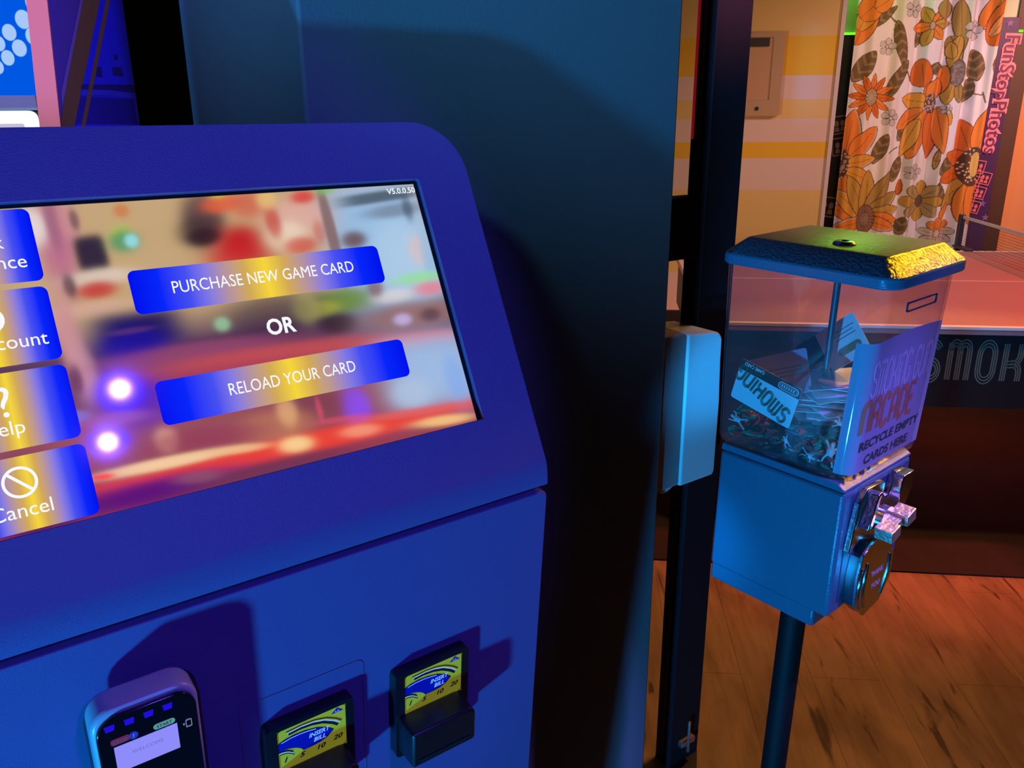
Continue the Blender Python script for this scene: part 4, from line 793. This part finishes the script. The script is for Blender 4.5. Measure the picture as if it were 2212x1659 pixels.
# flowered curtain
CYP = BY - .05
def curtain():
    nx, ny = 340, 560; ztop, zbot = 2.12, 0.42
    l0, l1, r0, r1 = w_at(1853, 0, CYP), w_at(1800, 490, CYP), w_at(2172, 0, CYP), w_at(2088, 500, CYP)
    zz = np.linspace(zbot, ztop, ny)[:, None]; t = np.linspace(0, 1, nx)[None, :]
    xl = l1.x + (l0.x - l1.x) * (zz - l1.z) / (l0.z - l1.z); xr2 = r1.x + (r0.x - r1.x) * (zz - r1.z) / (r0.z - r1.z)
    X = xl + (xr2 - xl) * t; Z = np.broadcast_to(zz, X.shape)
    amp = .010 + .016 * np.clip((t - .28) / .3, 0, 1) + .004 * (ztop - Z)
    Y = CYP - .02 + amp * (np.sin(t * 31 + .7 + .5 * np.sin(Z * 2.1)) + .45 * np.sin(t * 67 + 1.3 + Z * .8)) + .006 * np.sin(t * 9 + Z * 3)
    # printed pattern: shapes given on the cloth's own plane
    ux = X; uz = Z; img = np.ones(X.shape + (3,)) * np.array((.82, .78, .74))
    dark = np.array((.10, .045, .018)); sc = abs(w_at(1960, 200, CYP).x - w_at(1959, 200, CYP).x) / 2.9624   # metres per crop unit
    def P(x, y): q = w_at(1600 + x / 2.9624, y / 2.9624, CYP); return q.x, q.z
    def put(mask, col, a=1.0): img[mask] = img[mask] * (1 - a) + np.array(col) * a
    def petal(x, y, length, width, ang, col, tip=.35, line=5, vein=True, rim=None):
        "ellipse-like petal starting at x,y; ang degrees clockwise from up"
        cx, cz = P(x, y); a = math.radians(ang); dx, dz = math.sin(a), math.cos(a); L = length * sc; Wd = width * sc / 2
        s = ((ux - cx) * dx + (uz - cz) * dz) / L; w_ = (ux - cx) * dz - (uz - cz) * dx
        ok = (s > 0) & (s < 1); sp = np.clip(s, 1e-4, 1 - 1e-4); prof = Wd * np.sin(np.pi * sp ** (1 - tip * .6)) ** .62 if tip >= 0 else Wd * np.sin(np.pi * sp ** (1 + .9)) ** .55
        d = prof - np.abs(w_); ln = line * sc
        put(ok & (d > 0), dark); put(ok & (d > ln) & (s > ln / L * .8) & (s < 1 - ln / L * .8), col)
        if rim is not None: put(ok & (d > ln) & (d < ln + 9 * sc) & (w_ > 0), rim)
        if vein: put(ok & (d > 0) & (np.abs(w_) < 1.6 * sc) & (s < .8), dark, .8)
    def oval(x, y, rx, ry, col, line=4, dots=None, rays=0):
        cx, cz = P(x, y); e = np.sqrt(((ux - cx) / (rx * sc)) ** 2 + ((uz - cz) / (ry * sc)) ** 2); put(e < 1, dark); put(e < 1 - line / max(rx, ry), col)
        if rays:
            th = np.arctan2((uz - cz) / ry, (ux - cx) / rx); put((e < .95) & (e > .3) & (np.cos(th * rays) > .55), dark, .75)
        if dots is not None:
            rr = random.Random(int(x + y))
            for k in range(46):
                th, q = rr.uniform(0, 6.28), rr.uniform(.25, .98); dx_, dz_ = cx + math.cos(th) * q * rx * sc, cz + math.sin(th) * q * ry * sc
                put((ux - dx_) ** 2 + (uz - dz_) ** 2 < (6 * sc) ** 2, dots)
    def leaf(x, y, length, width, ang, col=(.17, .115, .04)):
        petal(x, y, length, width, ang, col, tip=.1, line=4); cx, cz = P(x, y); a = math.radians(ang); dx, dz = math.sin(a), math.cos(a); L = length * sc
        s = ((ux - cx) * dx + (uz - cz) * dz) / L; w_ = (ux - cx) * dz - (uz - cz) * dx; prof = width * sc / 2 * np.sin(np.pi * np.clip(s, 1e-4, .999) ** .94) ** .62
        put((s > 0) & (s < 1) & (prof - np.abs(w_) > 4 * sc) & (np.sin((s * L - np.abs(w_) * .8) / sc * .11) > .55), (.30, .21, .09))
    def small(x, y, r):
        for k in range(5): petal(x, y, r, r * .78, k * 72 + 10, (.58, .55, .52), tip=-1, line=3, vein=False)
        oval(x, y, r * .2, r * .24, (.62, .58, .5), 3)
    OR, DO, YO, OL, GO = (.80, .25, .03), (.68, .16, .015), (.74, .36, .04), (.42, .27, .06), (.56, .33, .05)
    # stems
    def stem(x0, y0, x1, y1, wd=5, col=(.17, .11, .05)):
        a0, a1 = P(x0, y0), P(x1, y1); d = np.array([a1[0] - a0[0], a1[1] - a0[1]]); L = np.hypot(*d); d /= L; s = (ux - a0[0]) * d[0] + (uz - a0[1]) * d[1]; w_ = (ux - a0[0]) * -d[1] + (uz - a0[1]) * d[0]
        put((s > 0) & (s < L) & (np.abs(w_) < wd * sc), col)
    for s_ in ((945, 90, 1000, 150, 5), (1030, 380, 1085, 520, 4), (1040, 440, 1085, 500, 3), (1070, 1200, 1050, 1480, 5), (1470, 600, 1530, 610, 4), (1530, 590, 1540, 660, 4), (1240, 1180, 1210, 1230, 3), (1130, 1350, 1130, 1480, 4), (930, 980, 1000, 940, 4)): stem(*s_)
    for l_ in ((1000, 130, 300, 76, 165), (705, 525, 230, 120, 35), (830, 180, 200, 60, 50), (925, 630, 260, 84, 25), (1500, 520, 200, 104, -12), (1405, 660, 160, 92, 15), (835, 1050, 210, 86, 20), (960, 1165, 180, 72, 12), (1000, 905, 230, 76, 20), (1250, 1120, 170, 78, 30), (1262, 1320, 170, 74, -14), (1120, 305, 190, 56, 8), (1240, 400, 80, 110, 170), (1595, 465, 130, 60, 14), (990, 1500, 130, 70, 10), (1255, 950, 140, 30, 185, GO)): leaf(*l_)
    # tulip at the top left
    for p in ((720, 290, 330, 150, 22, OR), (745, 200, 240, 120, 28, YO), (760, 120, 190, 160, 46, OR), (850, 60, 140, 110, 60, OR)): petal(*p)
    # star flower
    for k, a in enumerate((-25, 35, 82, 140, 195, 262)): petal(1210, 168, 112 if k % 2 else 128, 66, a, OR if k % 2 else GO, tip=.05)
    oval(1210, 168, 18, 26, (.5, .36, .26), 4)
    # olive flower, second column
    for p in ((1300, 0, 130, 110, 170, OL), (1400, 0, 320, 96, 172, OL), (1340, 230, 190, 90, 160, OL), (1390, 230, 200, 80, -170, GO)): petal(*p)
    for p in ((1345, 500, 170, 86, 190, GO), (1370, 540, 120, 60, 170, OL), (1340, 380, 110, 60, -10, GO)): petal(*p)
    oval(1365, 470, 48, 84, (.20, .15, .12), 5, dots=(.30, .25, .22))
    # orange flower with brown heart, middle
    for p in ((1150, 560, 180, 130, -8, DO), (1240, 620, 200, 96, 12, OR), (1185, 640, 130, 130, 20, OR), (1170, 660, 150, 110, -78, YO), (1150, 700, 190, 110, -132, OR), (1180, 700, 330, 130, -166, OR), (1215, 690, 330, 110, 176, DO), (1250, 690, 140, 96, 140, YO), (1260, 690, 300, 90, 170, OR), (1120, 760, 260, 90, -164, YO)): petal(*p)
    petal(1190, 640, 150, 120, 25, OR); oval(1205, 662, 50, 62, (.14, .06, .03), 5, dots=(.5, .38, .3))
    # daisy
    for k in range(12): petal(825, 622, 150, 48, k * 30 + 5, DO if k % 2 else OR, tip=.1, line=4)
    oval(825, 622, 44, 58, (.52, .42, .26), 5, rays=14)
    # left flower
    for p in ((650, 1040, 350, 150, 6, OR), (690, 1000, 250, 130, 40, OR), (670, 1050, 190, 100, 78, YO), (660, 1090, 220, 110, 112, YO), (650, 1120, 260, 110, 148, GO), (640, 1100, 300, 110, 172, OR)): petal(*p, rim=(.62, .52, .40))
    oval(640, 1050, 44, 100, (.12, .055, .03), 5, dots=(.55, .42, .30))
    # big fan flower at the lower left
    for k, a in enumerate((-72, -48, -26, -2, 22, 46, 70, 92)): petal(785, 1400, (250, 300, 330, 330, 350, 270, 230, 220)[k], 116, a, (OR, YO, GO, GO, OL, OL, GO, OR)[k], rim=(.62, .5, .36) if k in (1, 5, 6) else None)
    for p in ((785, 1400, 230, 96, 108, OR), (785, 1400, 240, 96, -110, OR)): petal(*p, rim=(.60, .5, .42))
    oval(785, 1400, 62, 100, (.30, .15, .08), 6, rays=22); oval(785, 1400, 30, 52, (.36, .22, .16), 5, rays=12)
    # right flower with the dotted heart
    for p in ((1440, 1000, 250, 130, -16, DO), (1480, 980, 320, 150, 12, OR), (1430, 1030, 150, 110, -70, DO), (1420, 1090, 180, 110, -112, DO), (1430, 1130, 260, 110, -150, GO), (1440, 1150, 280, 110, -172, OR), (1470, 1150, 300, 110, 178, OR)): petal(*p)
    oval(1458, 1065, 84, 128, (.10, .05, .025), 5, dots=(.74, .62, .42)); oval(1472, 1050, 30, 84, (.72, .50, .14), 4)
    # tulip at the top right
    for p in ((1545, 190, 260, 120, 22, OR), (1590, 300, 330, 150, 14, DO), (1580, 240, 240, 70, 30, (.78, .34, .10))): petal(*p)
    # olive cluster and dahlia below
    for k in range(8): petal(1140, 1285, 140, 78, k * 45, (.46, .32, .12) if k % 2 else GO, tip=-1, line=4)
    oval(1140, 1285, 30, 44, (.14, .09, .05), 4)
    for k in range(9): petal(1240, 1490, 110, 56, k * 40, OR if k < 2 or k > 7 else (.62, .48, .34), tip=-1, line=4)
    oval(1240, 1490, 26, 30, (.70, .58, .40), 4, rays=8); petal(1265, 1400, 120, 60, 20, OR); petal(1000, 1250, 110, 44, 4, DO)
    for s_ in ((935, 300, 56), (945, 755, 56), (1090, 1100, 58), (1478, 195, 66), (1100, 60, 56), (1300, 700, 34)): small(*s_)
    # brown bands of a flower at the bottom edge
    return np.stack([X, Y, Z], -1), np.clip(img, 0, 1)
P_, im_ = curtain()
cur = grid_obj('flower_curtain', P_, im_, vcol_mat('printed_cloth', .85)); cur.matrix_world = WMx
tag(cur, 'long white curtain printed with orange flowers and brown leaves, hanging at the photo booth', 'curtain')

# electrical cover on the striped wall
q0, q1 = w_at(1612, 72, -.02), w_at(1681, 250, -.02)
cov_ = thing('metal_wall_cover', 'flat beige metal cover box mounted on the striped wall', 'wall box', WMx @ Matrix.Translation((q0.x - .06, -.03, q1.z)))
Wc, Hc = q1.x - q0.x + .06, q0.z - q1.z; beige = mat('beige_metal', (.40, .27, .17), .5)
m = MB(); plate_mb(m, rrect(0, Wc, 0, Hc, .003, 2), rrect(.03, Wc - .055, .075, Hc - .02, .002, 2), -.03, 0, 0, frame((0, 0, 0), (1, 0, 0), (0, 0, 1), (0, -1, 0))); m.build('cover_frame', beige, cov_, bevel=.002)
m = MB(); m.box(.028, Wc - .053, .006, .028, .07, Hc - .018); m.build('cover_door', mat('beige_door', (.44, .27, .16), .5), cov_)
m = MB(); m.box(.04, Wc - .075, -.002, .008, Hc - .062, Hc - .024); m.build('vent_slot', black_paint, cov_)
m = MB(); m.tube([(Wc * .55, .0, .035), (Wc * .55, -.004, .035)], .010, 14); m.build('lock', black_paint, cov_)

# ------------------------------------------------------------------ arcade game at the left
AY = math.radians(16.4); AXv = V((math.cos(AY), math.sin(AY), 0)); AYv = V((-math.sin(AY), math.cos(AY), 0))
A0 = on_plane(114, 130, (0, 1.5, 0), (0, 1, 0)); A0.z = 0; AMx = frame(A0, AXv, AYv, UZ)
def al(p): q = V(p) - A0; return V((q.dot(AXv), q.dot(AYv), q.z))
def a_side(px, py): return al(on_plane(px, py, A0, AXv))
def a_front(px, py, y): return al(on_plane(px, py, A0 + AYv * y, AYv))
arcade = thing('arcade_game', 'tall arcade game with pink front edge and glowing blue dotted screen', 'arcade game', AMx)
e0, e1 = a_side(102, 0), a_side(131, 272); sl = (e0.y - e1.y) / (e0.z - e1.z); yb = a_side(283, 135).y
fy = lambda z: e1.y + sl * (z - e1.z)
pink_m = mat('pink_edge', (.74, .22, .06), .7); side_m = mat('cabinet_purple', (.12, .06, .32), .4)
def side_panel(x0, x1):
    m = MB(); prof = [(fy(2.0), 2.0), (yb, 2.0), (yb, 0.0), (fy(1.0) + .0, 0.0), (fy(1.0), 1.0)]; n = len(prof); vs = [(x, y, z) for x in (x0, x1) for y, z in prof]
    m.add(vs, [tuple(range(n)), tuple(range(2 * n - 1, n - 1, -1))] + [(i, n + i, n + (i + 1) % n, (i + 1) % n) for i in range(n)]); return m.build('side_panel', side_m, arcade)
sp_r = side_panel(-.030, 0.0); sp_l = side_panel(-.66, -.63)
for x0, x1, par in ((-.031, .0008, sp_r), (-.661, -.629, sp_l)):
    m = MB(); pts = [(fy(z) - .006, z) for z in (1.0, 2.0)]; vs = [(x, y + d, z) for x in (x0, x1) for y, z in pts for d in (0, .0075)]
    m.add(vs, [(0, 1, 3, 2), (4, 6, 7, 5), (0, 2, 6, 4), (1, 5, 7, 3), (0, 4, 5, 1), (2, 3, 7, 6)]); m.build('pink_edge', pink_m, par)
SDM = frame((0.0006, 0, 0), (0, 1, 0), (0, 0, 1), (1, 0, 0)); m = MB(SDM)
def sd(*pts): return [(a_side(*p).y, a_side(*p).z) for p in pts]
def ext(pts):   # continue the art a little above and below what shows
    return pts
m.flat(sd((215, 0), (264, 0), (300, 268), (300, 290), (158, 290), (160, 268)), 0, 0); m.flat(sd((178, 0), (215, 0), (160, 270), (156, 290), (133, 290), (130, 268), (133, 240)), .0003, 1); m.flat(sd((172, 0), (178, 0), (133, 235), (131, 200)), .0004, 2)
m.flat(sd((228, 0), (237, 0), (184, 268), (180, 290), (172, 290), (175, 268)), .0004, 1)
m.flat(sd((241, 145), (262, 145), (266, 166), (243, 162)), .0003, 3); m.flat(sd((208, 143), (218, 145), (221, 167), (206, 165)), .0003, 3); m.flat(sd((244, 118), (253, 118), (254, 130), (246, 130)), .0003, 3)
m.flat(sd((176, 182), (290, 183), (290, 200), (240, 194), (174, 192)), .0003, 3); m.flat(sd((174, 193), (240, 195), (288, 204), (287, 213), (230, 206), (172, 206)), .0003, 4); m.flat(sd((170, 208), (288, 214), (296, 268), (160, 268)), .00025, 5)
m.build('side_art', [mat('art_blue', (.02, .03, .9), .3), mat('art_gold', (.24, .13, .03), .45), mat('art_line', (.30, .20, .35), .4), mat('art_dark', (.012, .012, .20), .3), mat('art_light', (.05, .06, .75), .3), mat('art_deep', (.012, .010, .34), .3)], sp_r)
ysc = fy(1.45) + .05
zs0, zs1 = a_front(40, 206, ysc).z, 1.92
m = MB(); m.box(-.63, -.03, ysc, ysc + .02, zs0, zs1); scr2 = m.build('game_screen', emat('game_blue', (0, 88, 226), 1.0), arcade)
m = MB()
for px, py, r_ in ((50, 42, .0170), (20, 70, .0150), (72, 78, .0165), (42, 104, .0155), (-3, 94, .014), (17, 125, .014), (-5, 145, .013), (72, 5, .017)):
    c_ = a_front(px, py, ysc); M = frame((c_.x, ysc, c_.z), (1, 0, 0), (0, 0, 1), (0, -1, 0)); m.flat(arc(0, 0, r_ * .70, r_ * .86, 0, 360, 28)[:-1], .0006, 0, M); m.flat(arc(0, 0, r_ * .75, r_ * .92, 0, 360, 28)[:-1], .0004, 1, M)
m.build('screen_dots', [emat('dot_pale', (166, 200, 248), 1), emat('dot_edge', (80, 145, 240), 1)], scr2)
yw = fy(1.4) + .022; z1, z2 = a_front(40, 238, yw).z, a_front(40, 300, yw).z
m = MB(); n = 4; vs = [(x, y, z) for x in (-.63, -.03) for y, z in ((ysc + .02, zs0), (ysc, zs0), (yw, z1 + .004), (yw, z1), (ysc + .02, z1))]
m.add(vs, [tuple(range(5))[::-1], tuple(range(5, 10))] + [(i, (i + 1) % 5, 5 + (i + 1) % 5, 5 + i) for i in range(5)]); m.build('silver_ledge', mat('ledge_silver', (.20, .30, .12), .5), arcade)
xw = a_front(74, 255, yw).x
m = MB(FRW := frame((0, yw, 0), (1, 0, 0), (0, 0, 1), (0, -1, 0))); m.prism(rrect(-.60, xw, z2, z1 - .001, .012, 5), -.03, 0.0, 0)
xn = a_front(53, 270, yw).x; m.flat(rrect(-.55, xn, z2 + .004, a_front(40, 267, yw).z, .003, 3), .0006, 1); m.build('lit_panel', [emat('panel_white', (250, 252, 255), 1.3), emat('panel_lilac', (206, 200, 226), .9)], arcade)
m = MB(); m.box(-.63, -.03, yw + .032, yb, 0, z1 - .002); m.build('cabinet_base', black_paint, arcade); m = MB(); m.box(-.63, -.03, ysc + .022, yb, z1, 1.99); m.build('cabinet_back', black_paint, arcade)

# ------------------------------------------------------------------ ceiling spot lamps mirrored in the kiosk glass
for i, ((x, y), lab) in enumerate((((1.236, -.824), 'small black ceiling spot lamp with blue lens, nearer the kiosk'), ((1.405, -1.131), 'small black ceiling spot lamp with blue lens, farther from the kiosk'))):
    d = (V((-.2, .75, 1.1)) - V((x, y, 2.7))).normalized(); Xl = d.orthogonal().normalized(); M = frame((x, y, 2.70), Xl, d.cross(Xl), d)
    t_ = thing('spot_lamp', lab, 'lamp', M, 'blue ceiling spot lamps')
    m = MB(); m.lathe([(.03, -.10), (.046, -.095), (.048, -.004), (.044, -.004), (.042, -.03)], 24); m.build('lamp_can', black_paint, t_, smooth=True, angle=30)
    m = MB(); m.lathe([(0.001, -.006), (.019, -.006), (.019, -.010)], 24); m.build('lamp_lens', mat('lens_blue_%d' % i, (0, 0, 0), .3, emit=(.55, .6, 1.0), strength=26), t_)
    m = MB(M.inverted()); m.tube([(x, y, 2.95), (x - d.x * .09, y - d.y * .09, 2.78)], .012, 10); m.build('mounting_stem', black_paint, t_)
